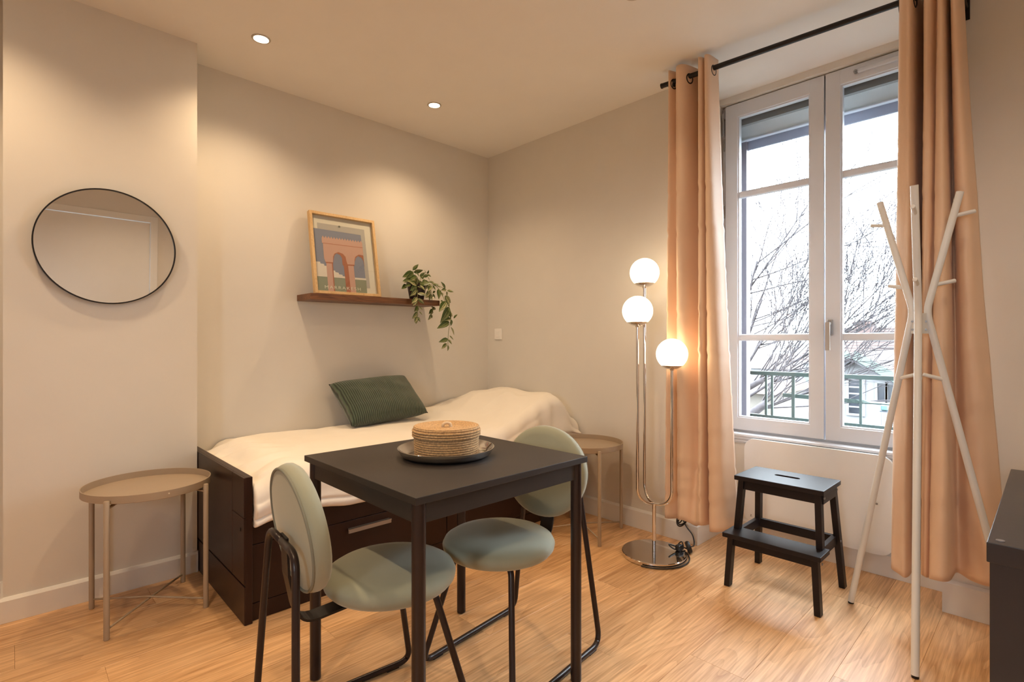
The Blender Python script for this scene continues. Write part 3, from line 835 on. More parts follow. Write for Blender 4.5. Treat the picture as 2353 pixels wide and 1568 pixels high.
body = top + [(.816, .534), (.733, .536), (.671, .501), (.654, .46), (.646, .388), (.638, .372), (.629, .373), (.634, 0), (.544, 0), (.534, .368), (.527, .383), (.511, .432), (.505, .483), (.462, .522), (.389, .537), (.325, .511), (.299, .466), (.29, .391), (.27, .375), (.267, 0), (.179, 0), (.18, .372), (.169, .39), (.152, .43), (.152, .633), (.138, .638)]
flat('arcade', [body], .0123, ink('ink_pink', (.58, .345, .285)), ps)
flat('arch_lines', [[(.150, .638), (.812, .641), (.812, .634), (.150, .631)], [(.169, .388), (.29, .391), (.284, .374), (.182, .371)], [(.525, .384), (.646, .388), (.636, .371), (.536, .367)]], .0126, ink('ink_rust', (.40, .145, .085)), ps)
flat('pin', [[(.444 + .017 * math.cos(a), .889 + .013 * math.sin(a)) for a in [k * math.pi / 6 for k in range(12)]]], .0126, ink('ink_grey', (.16, .16, .14)), pic)
fc = bpy.data.curves.new('lettering', 'FONT'); fc.body = 'MARRAKESH'; fc.size = .030; fc.space_character = 1.28; fc.align_x = 'LEFT'; fc.extrude = .0001
fo = bpy.data.objects.new('lettering_source', fc); COL.objects.link(fo)
dg = bpy.context.evaluated_depsgraph_get(); dg.update()
fm = bpy.data.meshes.new_from_object(fo.evaluated_get(dg))
bpy.data.objects.remove(fo); bpy.data.curves.remove(fc)
wx = max(v.co.x for v in fm.vertices)
sxx = (.712 - .120) * iw / wx
for v in fm.vertices:
    v.co = PMx @ Vector((FW_ + .120 * iw + v.co.x * sxx, FW_ + .040 * ih + v.co.y * .88, .0132 + v.co.z)) - p0
fm.materials.clear(); fm.materials.append(ink('ink_letter', (.74, .70, .60)))
lo = bpy.data.objects.new('lettering', fm); COL.objects.link(lo); lo.parent = ps
gl = B(); box(gl, FW_ - .001, pw - FW_ + .001, FW_ - .001, ph - FW_ + .001, .0215, .0235, M=PMx)
obj('picture_glass', gl, GLASS, pic)

# trailing plant
PY = 2.945
pc = Vector((1.952, PY, 1.3805))
pl = thing('potted_plant', 'variegated trailing plant in a dark pot at the right end of the shelf', 'plant', pc)
obj('pot', la([(0, .001), (.045, .001), (.047, .004), (.064, .098), (.069, .100), (.069, .112), (.063, .113), (.060, .100), (0, .098)], pc, 40), POTM, pl, smooth=True, angle=50)
obj('soil', la([(0, .103), (.04, .102), (.062, .099)], pc, 24), SOIL, pl, smooth=True)
def leaf_mat(name, g1, cr, edge):
    m = bpy.data.materials.new(name); m.use_nodes = True
    nt = m.node_tree; n = nt.nodes; l = nt.links
    p = n['Principled BSDF']; p.inputs['Roughness'].default_value = .4
    tc_ = n.new('ShaderNodeTexCoord'); sx = n.new('ShaderNodeSeparateXYZ'); l.new(tc_.outputs['UV'], sx.inputs[0])
    nz = n.new('ShaderNodeTexNoise'); nz.inputs['Scale'].default_value = 6; l.new(tc_.outputs['UV'], nz.inputs['Vector'])
    ab = n.new('ShaderNodeMath'); ab.operation = 'MULTIPLY_ADD'; ab.inputs[1].default_value = .25; l.new(nz.outputs['Fac'], ab.inputs[0]); l.new(sx.outputs[0], ab.inputs[2])
    r = n.new('ShaderNodeValToRGB'); e = r.color_ramp.elements
    e[0].position = 0.0; e[0].color = (*cr, 1); e[1].position = 1.0; e[1].color = (*cr, 1)
    for pos, c in ((.13, cr), (.18, g1), (.44 + edge, g1), (.48 + edge, cr), (.53 + edge, cr), (.57 + edge, g1), (1.0, g1)):
        q = r.color_ramp.elements.new(pos); q.color = (*c, 1)
    l.new(ab.outputs[0], r.inputs['Fac']); l.new(r.outputs['Color'], p.inputs['Base Color'])
    return m
LM = [leaf_mat('leaf_striped', (.034, .070, .010), (.50, .47, .24), .12), leaf_mat('leaf_mostly_green', (.036, .072, .011), (.22, .24, .09), .10), leaf_mat('leaf_pale', (.060, .095, .018), (.58, .53, .30), .05)]
def leaf_mesh(m, curl):
    bm = B(); uvl = bm.loops.layers.uv.new('uv'); rows = []
    for i in range(6):
        t = i / 5
        hw = .235 * math.sin(math.pi * t ** .75) ** .9 * (1 - .12 * t) if 0 < t < 1 else (.03 if i == 0 else .004)
        rows.append([bm.verts.new((t, s * hw, -curl * t * t + .10 * abs(s) * hw * 2)) for s in (-1, 0, 1)])
    for i in range(5):
        for k in range(2):
            f = bm.faces.new((rows[i][k], rows[i + 1][k], rows[i + 1][k + 1], rows[i][k + 1]))
            for lp, (a, b) in zip(f.loops, ((i, k), (i + 1, k), (i + 1, k + 1), (i, k + 1))): lp[uvl].uv = (b / 2, a / 5)
            f.smooth = True
    me = bpy.data.meshes.new('leaf'); bm.to_mesh(me); bm.free(); me.materials.append(m)
    return me
leaf_meshes = [leaf_mesh(LM[0], .15), leaf_mesh(LM[1], .25), leaf_mesh(LM[2], .2), leaf_mesh(LM[0], .4), leaf_mesh(LM[1], .1)]
rl = random.Random(11)
def leaf(base, tip, roll=None, k=None):
    d = tip - base; L = d.length; d.normalize()
    nrm = Vector((rl.uniform(-.5, .5), -1 + rl.uniform(-.3, .3), rl.uniform(-.1, .8)))
    s = nrm.cross(d)
    if s.length < .05: s = Vector((1, 0, 0)).cross(d)
    s.normalize(); nn = d.cross(s)
    R = Matrix((d, s, nn)).transposed().to_4x4()
    o = bpy.data.objects.new('leaf', leaf_meshes[k if k is not None else rl.randrange(5)]); COL.objects.link(o)
    o.parent = pl
    o.matrix_local = Matrix.Translation(base - pc) @ R @ Matrix.Scale(L, 4)
def px(u, v, y=PY): return on_y(900 + u / 6.8176, 590 + v / 6.8176, y)
# stems: (crop points of the photograph's plant region, depth range) - a front stem, a right-hand long trail, a short hidden one
stems = [([(400, 430), (408, 560), (400, 680), (410, 780), (400, 960)], 2.84), ([(520, 400), (640, 440), (730, 500), (810, 640), (880, 830), (930, 960), (900, 1100), (885, 1260), (880, 1400)], 2.86),
         ([(540, 440), (620, 540), (625, 660), (640, 800), (610, 900), (605, 960)], 2.93), ([(390, 430), (340, 260), (335, 190)], 2.93), ([(430, 420), (460, 320), (560, 280)], 2.96), ([(500, 430), (590, 390), (740, 460), (860, 520)], 2.90)]
for pts, yd in stems:
    P_ = [px(u, v, PY + (yd - PY) * min(1, k / 1.5)) for k, (u, v) in enumerate(pts)]
    P_[0] = Vector((P_[0].x, PY, pc.z + .105)) if P_[0].z < pc.z + .16 else P_[0]
    obj('stem', tb(spline(P_, 6), .0016, 6), STEMM, pl, smooth=True)
# leaves as (base u, v, tip u, v, depth, variant) measured in the same crop
LV = [(330, 210, 425, 118, 2.93, 1), (340, 245, 180, 315, 2.92, 4), (330, 255, 250, 340, 2.9, 1), (345, 245, 495, 215, 2.93, 4), (330, 345, 188, 368, 2.9, 1), (350, 330, 220, 390, 2.92, 2), (390, 310, 300, 340, 2.9, 4),
      (380, 245, 440, 300, 2.88, 1), (440, 300, 530, 250, 2.9, 1), (530, 270, 530, 200, 2.92, 3), (555, 270, 585, 222, 2.92, 1), (560, 280, 625, 310, 2.9, 1), (490, 310, 590, 290, 2.9, 4), (440, 300, 510, 350, 2.88, 1),
      (390, 440, 290, 380, 2.85, 2), (400, 440, 415, 330, 2.85, 0), (385, 450, 375, 350, 2.86, 2), (300, 440, 218, 455, 2.9, 1), (230, 440, 165, 500, 2.93, 4), (390, 450, 300, 530, 2.85, 4), (405, 470, 460, 480, 2.84, 2), (440, 450, 530, 520, 2.84, 2),
      (390, 500, 310, 620, 2.84, 0), (375, 500, 380, 610, 2.84, 3), (410, 580, 555, 590, 2.83, 0), (400, 640, 330, 720, 2.83, 2), (395, 650, 340, 690, 2.83, 3), (405, 660, 525, 735, 2.82, 0), (390, 690, 345, 770, 2.82, 2), (405, 770, 360, 865, 2.82, 4), (410, 780, 495, 820, 2.82, 1), (415, 790, 410, 850, 2.82, 1),
      (405, 870, 340, 965, 2.82, 0), (430, 860, 485, 910, 2.82, 0), (400, 950, 385, 1055, 2.82, 0), (405, 945, 450, 1010, 2.82, 3), (395, 950, 365, 1030, 2.82, 2),
      (440, 430, 560, 425, 2.86, 1), (470, 440, 620, 400, 2.87, 4), (570, 400, 510, 370, 2.88, 0), (590, 380, 590, 315, 2.89, 3), (590, 385, 665, 400, 2.88, 4), (600, 400, 690, 440, 2.87, 2), (640, 420, 775, 475, 2.87, 0), (660, 450, 740, 430, 2.87, 4), (600, 430, 540, 500, 2.86, 2), (620, 450, 580, 530, 2.86, 0), (640, 450, 690, 520, 2.86, 4),
      (600, 520, 545, 640, 2.87, 2), (640, 560, 700, 545, 2.87, 1), (640, 580, 695, 650, 2.87, 1), (610, 580, 600, 660, 2.88, 3), (630, 600, 640, 665, 2.88, 2), (590, 590, 550, 640, 2.88, 0),
      (730, 510, 755, 650, 2.85, 1), (770, 530, 740, 590, 2.86, 4), (780, 560, 800, 610, 2.86, 0), (840, 500, 780, 390, 2.84, 4), (850, 515, 790, 520, 2.84, 0), (870, 535, 975, 545, 2.84, 0), (860, 545, 880, 620, 2.84, 3), (830, 545, 850, 520, 2.84, 2),
      (830, 620, 925, 780, 2.84, 0), (840, 610, 935, 720, 2.84, 3), (850, 700, 755, 845, 2.83, 0), (800, 690, 770, 700, 2.84, 4), (880, 760, 900, 780, 2.84, 2), (900, 790, 810, 1020, 2.83, 1), (885, 800, 910, 870, 2.83, 1), (915, 865, 960, 940, 2.83, 0), (920, 880, 930, 970, 2.83, 3), (970, 965, 1025, 905, 2.83, 4), (930, 970, 850, 990, 2.83, 0), (940, 990, 930, 1090, 2.83, 4),
      (900, 1020, 740, 1105, 2.82, 1), (925, 1100, 995, 1225, 2.82, 0), (905, 1240, 975, 1300, 2.82, 0), (880, 1290, 760, 1330, 2.82, 1), (885, 1300, 950, 1370, 2.82, 0), (860, 1360, 790, 1440, 2.82, 2), (880, 1385, 895, 1470, 2.82, 1), (850, 1370, 830, 1420, 2.82, 0),
      (650, 790, 620, 790, 2.9, 4), (680, 800, 640, 830, 2.9, 0), (640, 820, 595, 890, 2.9, 1), (635, 850, 620, 900, 2.9, 2), (615, 910, 605, 975, 2.9, 3), (620, 910, 635, 960, 2.9, 0), (480, 400, 400, 400, 2.9, 1), (430, 370, 350, 380, 2.9, 4), (520, 360, 480, 420, 2.92, 4), (470, 350, 520, 300, 2.95, 1), (400, 330, 370, 270, 2.95, 4)]
for u0, v0, u1, v1, yd, k in LV:
    b0 = px(u0, v0, yd); t0 = px(u1, v1, yd - .02 + rl.uniform(-.018, .018))
    leaf(b0, t0, k=k)

# ================================================================== LIGHT SWITCH
sy, sz = 2.936, 1.163
sw = thing('light_switch', 'white square light switch on the wall beside the room corner', 'light switch', (WX, sy, sz))
obj('switch_plate', bx(WX - .009, WX - .0003, sy - .040, sy + .040, sz - .041, sz + .041, bev=.003), SWITCHM, sw)
obj('rocker', bx(WX - .0125, WX - .008, sy - .022, sy + .022, sz - .024, sz + .024, bev=.002), SWITCHM, sw)

# ================================================================== CURTAIN ROD AND CURTAINS
RA, RB_ = Vector((2.485, 1.437, 2.458)), Vector((2.557, .420, 2.455))
rdir = (RB_ - RA)
REND = RA + rdir * 1.205
def rod_x(y): return RA.x + rdir.x * (y - RA.y) / rdir.y
rod = thing('curtain_rod', 'thin black curtain rod across the top of the window niche', 'curtain rod', (RA + REND) / 2)
obj('rod', tb([RA, REND], .0125, 16), BLACKM, rod, smooth=True, angle=40)
obj('rod_cap', tb([RA - rdir.normalized() * .004, RA + rdir.normalized() * .003], .0138, 16), BLACKM, rod)
for y, xw in ((.243, WX2), (1.375, WX)):
    bm = B(); box(bm, xw - .005, xw - .0003, y - .013, y + .013, 2.388, 2.505, bev=.001)
    tube(bm, [(xw - .003, y, 2.438), (rod_x(y), y, 2.438)], .008, 10); tube(bm, [(rod_x(y), y, 2.430), (rod_x(y), y, 2.447)], .012, 10)
    obj('wall_bracket', bm, BLACKM, rod)
def curtain(label, topP, botP, ztop, zbot, seed, creases):
    tp = spline([(x, y, 0) for x, y in topP], 10); bp = spline([(x, y, 0) for x, y in botP], 10)
    bp2 = bp
    NZ = 90
    mid = Vector((sum(p[0] for p in botP) / len(botP), sum(p[1] for p in botP) / len(botP), zbot))
    t = thing('curtain', label, 'curtain', mid, group='apricot eyelet curtains')
    bm = B(); rows = []
    for j in range(NZ + 1):
        f = j / NZ; z = ztop + (zbot - ztop) * f
        e = f ** 1.25; row_ = []
        n = len(tp)
        for i in range(n):
            a, b = tp[i], bp2[i]
            p = a.lerp(b, e)
            s = i / (n - 1)
            d = .010 * noise.noise(Vector((s * 9 + seed, z * 2.0, seed))) * sstep(0, .3, f) + .003 * noise.noise(Vector((s * 22, z * 5, seed + 3))) * sstep(.1, .5, f)
            c = 0
            for zc in creases:
                zz = zc + .006 * noise.noise(Vector((s * 7, zc * 3, seed)))
                q = (z - zz) / .011
                c += -.0075 * math.exp(-q * q) + .006 * math.exp(-((q - 2.2) ** 2)) * (1 + noise.noise(Vector((s * 12, zc, 9))))
            hemz = .010 * math.sin(s * 19 + seed) * f ** 8
            row_.append(bm.verts.new((p.x + d - c * .9 * sstep(.05, .2, f), p.y + d * .5, z + hemz)))
        rows.append(row_)
    for a, b in zip(rows, rows[1:]):
        for k in range(len(a) - 1): bm.faces.new((a[k], a[k + 1], b[k + 1], b[k]))
    o = obj('fabric', bm, CURT, t, smooth=True)
    m = o.modifiers.new('thickness', 'SOLIDIFY'); m.thickness = .0022; m.offset = 0
    # eyelets where the cloth crosses the rod
    last = -9
    for i in range(len(tp) - 1):
        d0, d1 = tp[i].x - rod_x(tp[i].y), tp[i + 1].x - rod_x(tp[i + 1].y)
        if d0 * d1 <= 0 and i - last > 4:
            last = i
            k = d0 / (d0 - d1) if d0 != d1 else .5
            c = tp[i].lerp(tp[i + 1], k); tg = (tp[min(i + 3, len(tp) - 1)] - tp[max(i - 2, 0)]).normalized()
            cz = RA.z + (RB_.z - RA.z) * (c.y - RA.y) / rdir.y
            cc = Vector((rod_x(c.y), c.y, cz - .012))
            ring = [cc + tg * .021 * math.cos(a) + Vector((0, 0, .024 * math.sin(a))) for a in [2 * math.pi * q / 28 for q in range(28)]]
            rb = B(); tube(rb, ring, .0036, 8, closed=True)
            obj('eyelet', rb, BLACKM, t, smooth=True)
    return t
CR = [2.28, 2.06, 1.86, 1.66, 1.46, 1.24, 1.04, .84, .64, .47, .31]
curtain('apricot curtain left of the window, behind the floor lamp',
        [(2.54, 1.400), (2.462, 1.385), (2.502, 1.362), (2.452, 1.335), (2.47, 1.295), (2.615, 1.258), (2.61, 1.236), (2.468, 1.224), (2.46, 1.208), (2.492, 1.198), (2.457, 1.188), (2.467, 1.170), (2.55, 1.162)],
        [(2.565, 1.440), (2.475, 1.412), (2.535, 1.365), (2.470, 1.338), (2.472, 1.305), (2.488, 1.272), (2.490, 1.250), (2.472, 1.228), (2.475, 1.205), (2.555, 1.192), (2.470, 1.168), (2.475, 1.105), (2.555, 1.062)],
        2.512, .182, 2.0, CR)
curtain('apricot curtain right of the window, behind the white coat rack',
        [(2.60, .428), (2.527, .420), (2.516, .397), (2.535, .380), (2.70, .368), (2.69, .352), (2.54, .346), (2.527, .326), (2.565, .311), (2.527, .301), (2.525, .286), (2.64, .276), (2.53, .266), (2.53, .246), (2.60, .237)],
        [(2.625, .456), (2.535, .449), (2.520, .421), (2.540, .397), (2.72, .388), (2.71, .370), (2.580, .362), (2.575, .348), (2.590, .333), (2.535, .325), (2.535, .272), (2.69, .262), (2.665, .215), (2.645, .160), (2.685, .110)],
        2.512, .190, 7.0, CR)

# ================================================================== WHITE PANEL UNDER THE WINDOW
pn = thing('rounded_panel', 'flat white panel with rounded corners fixed to the wall under the window', 'panel', (2.93, .85, .11))
bm = B(); prism(bm, round_rect(.505, 1.182, .108, .574, .058), -.009, .009, Matrix(((0, 0, 1, 2.921), (1, 0, 0, 0), (0, 1, 0, 0), (0, 0, 0, 1))))
po_ = obj('panel_leaf', bm, PANELW, pn); mod_bevel(po_, .002)
obj('wall_cleat', bx(2.930, NX - .0005, .60, 1.10, .42, .50), PANELW, pn)
pb = on_x(2015, 1158, 2.912)
bm = B(); tube(bm, [(2.9125, pb.y, pb.z), (2.909, pb.y, pb.z)], .011, 20)
obj('screw_cover', bm, PANELW, pn, smooth=True, angle=40)
bm = B(); tube(bm, [(2.910, pb.y, pb.z), (2.9075, pb.y, pb.z)], .005, 14)
obj('screw', bm, GREYM, pn)
mk = on_x(1726, 1185, 2.9118)
bm = B()
for a, b in (((.009, .006), (-.004, .006)), ((-.004, .006), (.008, -.006)), ((.008, -.006), (-.008, -.006))):
    pa, pb2 = Vector((2.9118, mk.y + a[0] * .6, mk.z + a[1] * .7)), Vector((2.9118, mk.y + b[0] * .6, mk.z + b[1] * .7))
    strip(bm, [pa, pb2], .0016, .0006, (pb2 - pa).cross(Vector((1, 0, 0))))
obj('stamp_mark', bm, CORDM, pn)

# ================================================================== STEP STOOL
st = thing('step_stool', 'black-stained wooden two-step stool with a hand slot, under the window', 'step stool', (2.51, .83, 0))
X0, X1, Y0, Y1, SH = 2.354, 2.600, .640, 1.000, .500
bm = B()
def slot_board(bm, x0, x1, y0, y1, z0, z1, sx0, sx1, sy0, sy1):
    """board with a stadium-shaped hole"""
    n = 12; r = (sx1 - sx0) / 2; cx = (sx0 + sx1) / 2; inner = []
    for k in range(n + 1): a = math.pi * k / n; inner.append((cx + r * math.cos(a), sy1 - r + r * math.sin(a)))
    for k in range(n + 1): a = math.pi + math.pi * k / n; inner.append((cx + r * math.cos(a), sy0 + r + r * math.sin(a)))
    outer = []
    m = len(inner)
    for (x, y) in inner:
        d = Vector((x - cx, (y - (y0 + y1) / 2)))
        tx = ((x1 if d.x > 0 else x0) - cx) / d.x if abs(d.x) > 1e-6 else 1e9
        ty = ((y1 if d.y > 0 else y0) - (y0 + y1) / 2) / d.y if abs(d.y) > 1e-6 else 1e9
        t_ = min(tx, ty); outer.append((cx + d.x * t_, (y0 + y1) / 2 + d.y * t_))
    for (X, Y) in ((x0, y0), (x0, y1), (x1, y0), (x1, y1)):
        k = min(range(m), key=lambda q: (outer[q][0] - X) ** 2 + (outer[q][1] - Y) ** 2); outer[k] = (X, Y)
    vi = [[bm.verts.new((x, y, z)) for x, y in inner] for z in (z0, z1)]
    vo = [[bm.verts.new((x, y, z)) for x, y in outer] for z in (z0, z1)]
    for k in range(m):
        k2 = (k + 1) % m
        bm.faces.new((vi[1][k], vo[1][k], vo[1][k2], vi[1][k2])); bm.faces.new((vi[0][k], vi[0][k2], vo[0][k2], vo[0][k]))
        bm.faces.new((vi[0][k], vi[1][k], vi[1][k2], vi[0][k2])); bm.faces.new((vo[0][k], vo[0][k2], vo[1][k2], vo[1][k]))
slot_board(bm, X0, X1, Y0, Y1, SH - .020, SH, 2.484, 2.511, .772, .876)
top_o = mod_bevel(obj('top_step', bm, STOOLW, st), .002)
def leg(path, w=.036, d=.024, name='leg', parent=st):
    """square-section leg between two points, ends level"""
    a, b = Vector(path[0]), Vector(path[1]); bm = B(); rr_ = []
    for p in (a, b): rr_.append([bm.verts.new((p.x + sx * w / 2, p.y + sy * d / 2, p.z)) for sx, sy in ((1, 1), (-1, 1), (-1, -1), (1, -1))])
    for k in range(4): bm.faces.new((rr_[0][k], rr_[0][(k + 1) % 4], rr_[1][(k + 1) % 4], rr_[1][k]))
    bm.faces.new(rr_[0]); bm.faces.new(rr_[1])
    return mod_bevel(obj(name, bm, STOOLW, parent), .0015)
zt = SH - .0205
for ysg, yb, yt in ((1, 1.018, .978), (-1, .658, .664)):
    y_top = Y1 - .026 if ysg > 0 else Y0 + .026
    y_bot = 1.022 if ysg > 0 else .655
    leg(((2.692, y_bot, .001), (2.574, y_top, zt)))                 # rear legs
    yk = y_top + (y_bot - y_top) * (zt - .254) / zt
    leg(((2.388, yk, .2545), (2.383, y_top, zt)))                   # upper front legs, standing on the low step
    leg(((2.342, y_bot, .001), (2.322, yk, .2335)))                 # lower front legs
# low step
bm = B(); box(bm, 2.286, 2.408, .632, 1.024, .234, .254, bev=.002)
obj('lower_step', bm, STOOLW, st)
for y_, yk in ((1.0, 1), (.664, 0)):
    yy = 1.000 if yk else .672
    obj('side_rail', bx(2.330, 2.640, yy - .010, yy + .010, .205, .246, bev=.0015), STOOLW, st)
obj('front_rail', bx(2.316, 2.334, .672, 1.0, .196, .2335, bev=.0015), STOOLW, st)
obj('rear_rail', bx(2.618, 2.638, .672, 1.0, .205, .246, bev=.0015), STOOLW, st)
obj('top_rail', bx(2.376, 2.392, .672, .966, .438, zt, bev=.0015), STOOLW, st)
obj('top_rail', bx(2.560, 2.576, .672, .966, .438, zt, bev=.0015), STOOLW, st)
for yy in (.656, .984):
    obj('end_rail', bx(2.385, 2.575, yy - .008, yy + .008, .438, zt, bev=.0015), STOOLW, st)
for p in ((2.384, .6475, .465), (2.565, .6475, .465), (2.33, .640, .215), (2.628, .650, .225)):
    obj('bolt', tb([(p[0], p[1], p[2]), (p[0], p[1] - .004, p[2])], .005, 10), GREYM, st)

# ================================================================== COAT RACK
rk = thing('coat_rack', 'white tripod coat rack of three bent poles with pegs, before the right curtain', 'coat rack', (2.42, .33, 0))
JL, JR, JF = far(2098, 716, 1.945), far(2129, 716, 1.935), far(2110, 722, 1.885)
PO = {'left': (Vector((2.554, .592, .008)), JL, far(2022, 467, 2.075)), 'right': (Vector((2.585, .085, .008)), JR, far(2206, 441, 1.885)), 'front': (Vector((2.136, .314, .008)), JF, far(2101, 426, 1.80))}
pegs = {'left': [((2033, 519), (2002, 514)), ((2077, 662), (2046, 651))], 'right': [((2196, 497), (2235, 484)), ((2151, 655), (2188, 638))], 'front': [((2103, 492), (2100, 468)), ((2108, 655), (2105, 637))]}
cen_ = Vector((2.42, .34, 0))
for k, (f0, j, t0) in PO.items():
    po2 = obj('pole', tb(rounded_path([f0, j, t0], .035, 8), .0118, 14), RACKW, rk, smooth=True, angle=50)
    obj('foot', tb([f0 - Vector((0, 0, .0075)), f0 + Vector((0, 0, .002))], .0108, 14), BLACKM, po2)
    ou = (t0 - cen_); ou.z = 0; ou.normalize()
    # one peg at each measured height, pointing outwards and slightly up
    for (bp_, tp_) in pegs[k]:
        zz = None
        best = min((j + (t0 - j) * q / 200 for q in range(201)), key=lambda p: abs((CY - F * (p.z - EYE) / (p.x * FX + p.y * FY)) - bp_[1]))
        dd = (ou + Vector((0, 0, .22))).normalized()
        obj('peg', tb([best, best + dd * .066, best + dd * .067], [.0072, .0072, .0058], 10), RACKW, po2, smooth=True, angle=50)
    # low peg, pointing inwards
    best = f0 + (j - f0) * .79
    dd = (Vector((-ou.x, -ou.y, .28))).normalized()
    obj('peg', tb([best, best + dd * .070, best + dd * .071], [.0072, .0072, .0058], 10), RACKW, po2, smooth=True, angle=50)
hc = (JL + JR + JF) / 3
bm = B()
for j in (JL, JR, JF):
    d = (j - hc); d.z = 0; d.normalize()
    strip(bm, [Vector((hc.x, hc.y, 1.170)), Vector((j.x, j.y, 1.170)) + d * .004], .075, .010, (0, 0, 1))
obj('hub', bm, RACKW, rk)
for j in (JL, JR):
    bm = B()
    for dz in (-.018, .012): tube(bm, [Vector((j.x, j.y, 1.165 + dz)) - Vector((.012, 0, 0)), Vector((j.x, j.y, 1.165 + dz)) - Vector((.0165, 0, 0))], .004, 10)
    obj('hub_screw', bm, GREYM, rk)

# ================================================================== FLOOR LAMP
lc = Vector((2.392, 1.428, 0))
lamp = thing('floor_lamp', 'chrome floor lamp with three glowing opal globes at different heights', 'floor lamp', lc)
RBASE = .163
obj('base', la([(0, .001), (RBASE - .002, .001), (RBASE, .003), (RBASE, .020), (RBASE - .002, .022), (0, .022)], lc, 72), CHROME, lamp, smooth=True, angle=40)
JZ = .268
obj('stem', tb([lc + Vector((0, 0, .0225)), lc + Vector((0, 0, JZ))], .0095, 16), CHROME, lamp, smooth=True, angle=50)
for u, v, t_ in ((1481, 627, 2.79), (1465, 715, 2.67), (1544, 814, 2.61)):
    g = far(u, v, t_); RG = .077
    base = g - Vector((0, 0, RG))
    dxy = Vector((base.x - lc.x, base.y - lc.y, 0)); L = dxy.length; d = dxy.normalized(); rc = min(.085, L * .98)
    path = [lc + Vector((0, 0, JZ))]
    st0 = lc + d * (L - rc) + Vector((0, 0, JZ)); path.append(st0)
    for k in range(1, 13):
        a = math.pi / 2 * k / 12; path.append(st0 + d * rc * math.sin(a) + Vector((0, 0, rc * (1 - math.cos(a)))))
    path.append(Vector((base.x, base.y, base.z + .008)))
    arm = obj('arm', tb(path, .0075, 14), CHROME, lamp, smooth=True, angle=50)
    # opal globe with its underside sitting in a shallow chrome dish
    prof = [(RG * math.sin(a), -RG * math.cos(a)) for a in [math.radians(42 + (180 - 42) * k / 28) for k in range(29)]]
    obj('globe', la([(0, prof[0][1])] + prof, g, 48), OPAL, lamp, smooth=True)
    dish = [(.0, -RG - .006), (.010, -RG - .006), (.012, -RG + .002)] + [((RG + .0012) * math.sin(a), -(RG + .0012) * math.cos(a)) for a in [math.radians(14 + 29 * k / 8) for k in range(9)]] + [(RG * math.sin(math.radians(43)) - .002, -RG * math.cos(math.radians(43)))]
    obj('globe_holder', la(dish, g, 40), CHROME, lamp, smooth=True, angle=50)
# cord: from the base round its rim, through a foot switch, up to a bundle hanging behind the curtain hem
rim = [lc + Vector(((RBASE + .010) * math.cos(a), (RBASE + .010) * math.sin(a), .006)) for a in [math.radians(q) for q in range(190, 331, 14)]]
sw0 = Vector((2.545, 1.318, .022))
cord = rim + [Vector((2.540, 1.335, .012))]
obj('cord', tb(spline(cord, 4), .0034, 8), CORDM, lamp, smooth=True)
up = [sw0 + Vector((.01, -.006, .01)), Vector((2.60, 1.315, .03)), Vector((2.622, 1.335, .07)), Vector((2.63, 1.375, .105)), Vector((2.632, 1.400, .15)), Vector((2.633, 1.415, .21)), Vector((2.635, 1.42, .26))]
obj('cord', tb(spline(up, 6), .0034, 8), CORDM, lamp, smooth=True)
def loop(c, ry, rz, tilt, dx=0):
    out = []
    for k in range(24):
        a = 2 * math.pi * k / 24; y, z = ry * math.cos(a), rz * math.sin(a)
        out.append(Vector((c[0] + dx * math.sin(a), c[1] + y * math.cos(tilt) - z * math.sin(tilt), c[2] + y * math.sin(tilt) + z * math.cos(tilt))))
    return out
bm = B()
for c, ry, rz, ti in (((2.630, 1.395, .150), .026, .058, .45), ((2.624, 1.402, .160), .014, .045, .30), ((2.636, 1.385, .155), .020, .062, .62), ((2.632, 1.440, .187), .036, .020, .5)):
    tube(bm, loop(c, ry, rz, ti, .003), .0034, 8, closed=True)
obj('cord_bundle', bm, CORDM, lamp, smooth=True)
obj('bundle_tie', bx(2.622, 2.644, 1.403, 1.425, .196, .226, bev=.006), CORDM, lamp)
SWM = Matrix.Translation(sw0 + Vector((0, 0, .010))) @ Matrix.Rotation(math.radians(40), 4, 'Z') @ Matrix.Rotation(math.radians(72), 4, 'X')
obj('foot_switch', la([(0, -.011), (.026, -.011), (.031, -.004), (.031, .004), (.026, .011), (0, .012)], (0, 0, 0), 32, SWM), CORDM, lamp, smooth=True, angle=50)
bl_ = [lc + Vector((.115, -.085, .030)), lc + Vector((.060, -.050, .055)), lc + Vector((.075, -.075, .032)), lc + Vector((.118, -.098, .030)), lc + Vector((.128, -.085, .060)), lc + Vector((.118, -.070, .040)), lc + Vector((.135, -.100, .030)), sw0]
obj('cord', tb(spline(bl_, 6), .0034, 8), CORDM, lamp, smooth=True)
obj('plug', bx(lc.x + .082, lc.x + .122, lc.y - .098, lc.y - .070, .0225, .052, bev=.007), CORDM, lamp)

# ================================================================== BLACK CABINET
CZ = .730
cb = thing('cabinet', 'black-stained wooden cabinet with an overhanging top, beside the coat rack', 'cabinet', (1.7, -.17, 0))
obj('cabinet_top', bx(1.303, 2.106, -.43, .086, CZ - .037, CZ, bev=.0015), CABW, cb)
obj('side_panel', bx(1.309, 1.327, -.425, .082, .001, CZ - .0375, bev=.001), CABW, cb)
obj('side_panel', bx(2.082, 2.100, -.425, .082, .001, CZ - .0375, bev=.001), CABW, cb)
obj('back_panel', bx(1.327, 2.082, .066, .080, .001, CZ - .0375), CABW, cb)
obj('shelf', bx(1.327, 2.082, -.42, .066, .33, .35), CABW, cb)
obj('shelf', bx(1.327, 2.082, -.42, .066, .05, .07), CABW, cb)
cs = on_z(2299, 1243, CZ + .0004)
bm = B(); tube(bm, [(cs.x, cs.y, CZ - .001), (cs.x, cs.y, CZ + .0012)], .0065, 16)
bo = obj('cam_cover', bm, GREYM, cb)

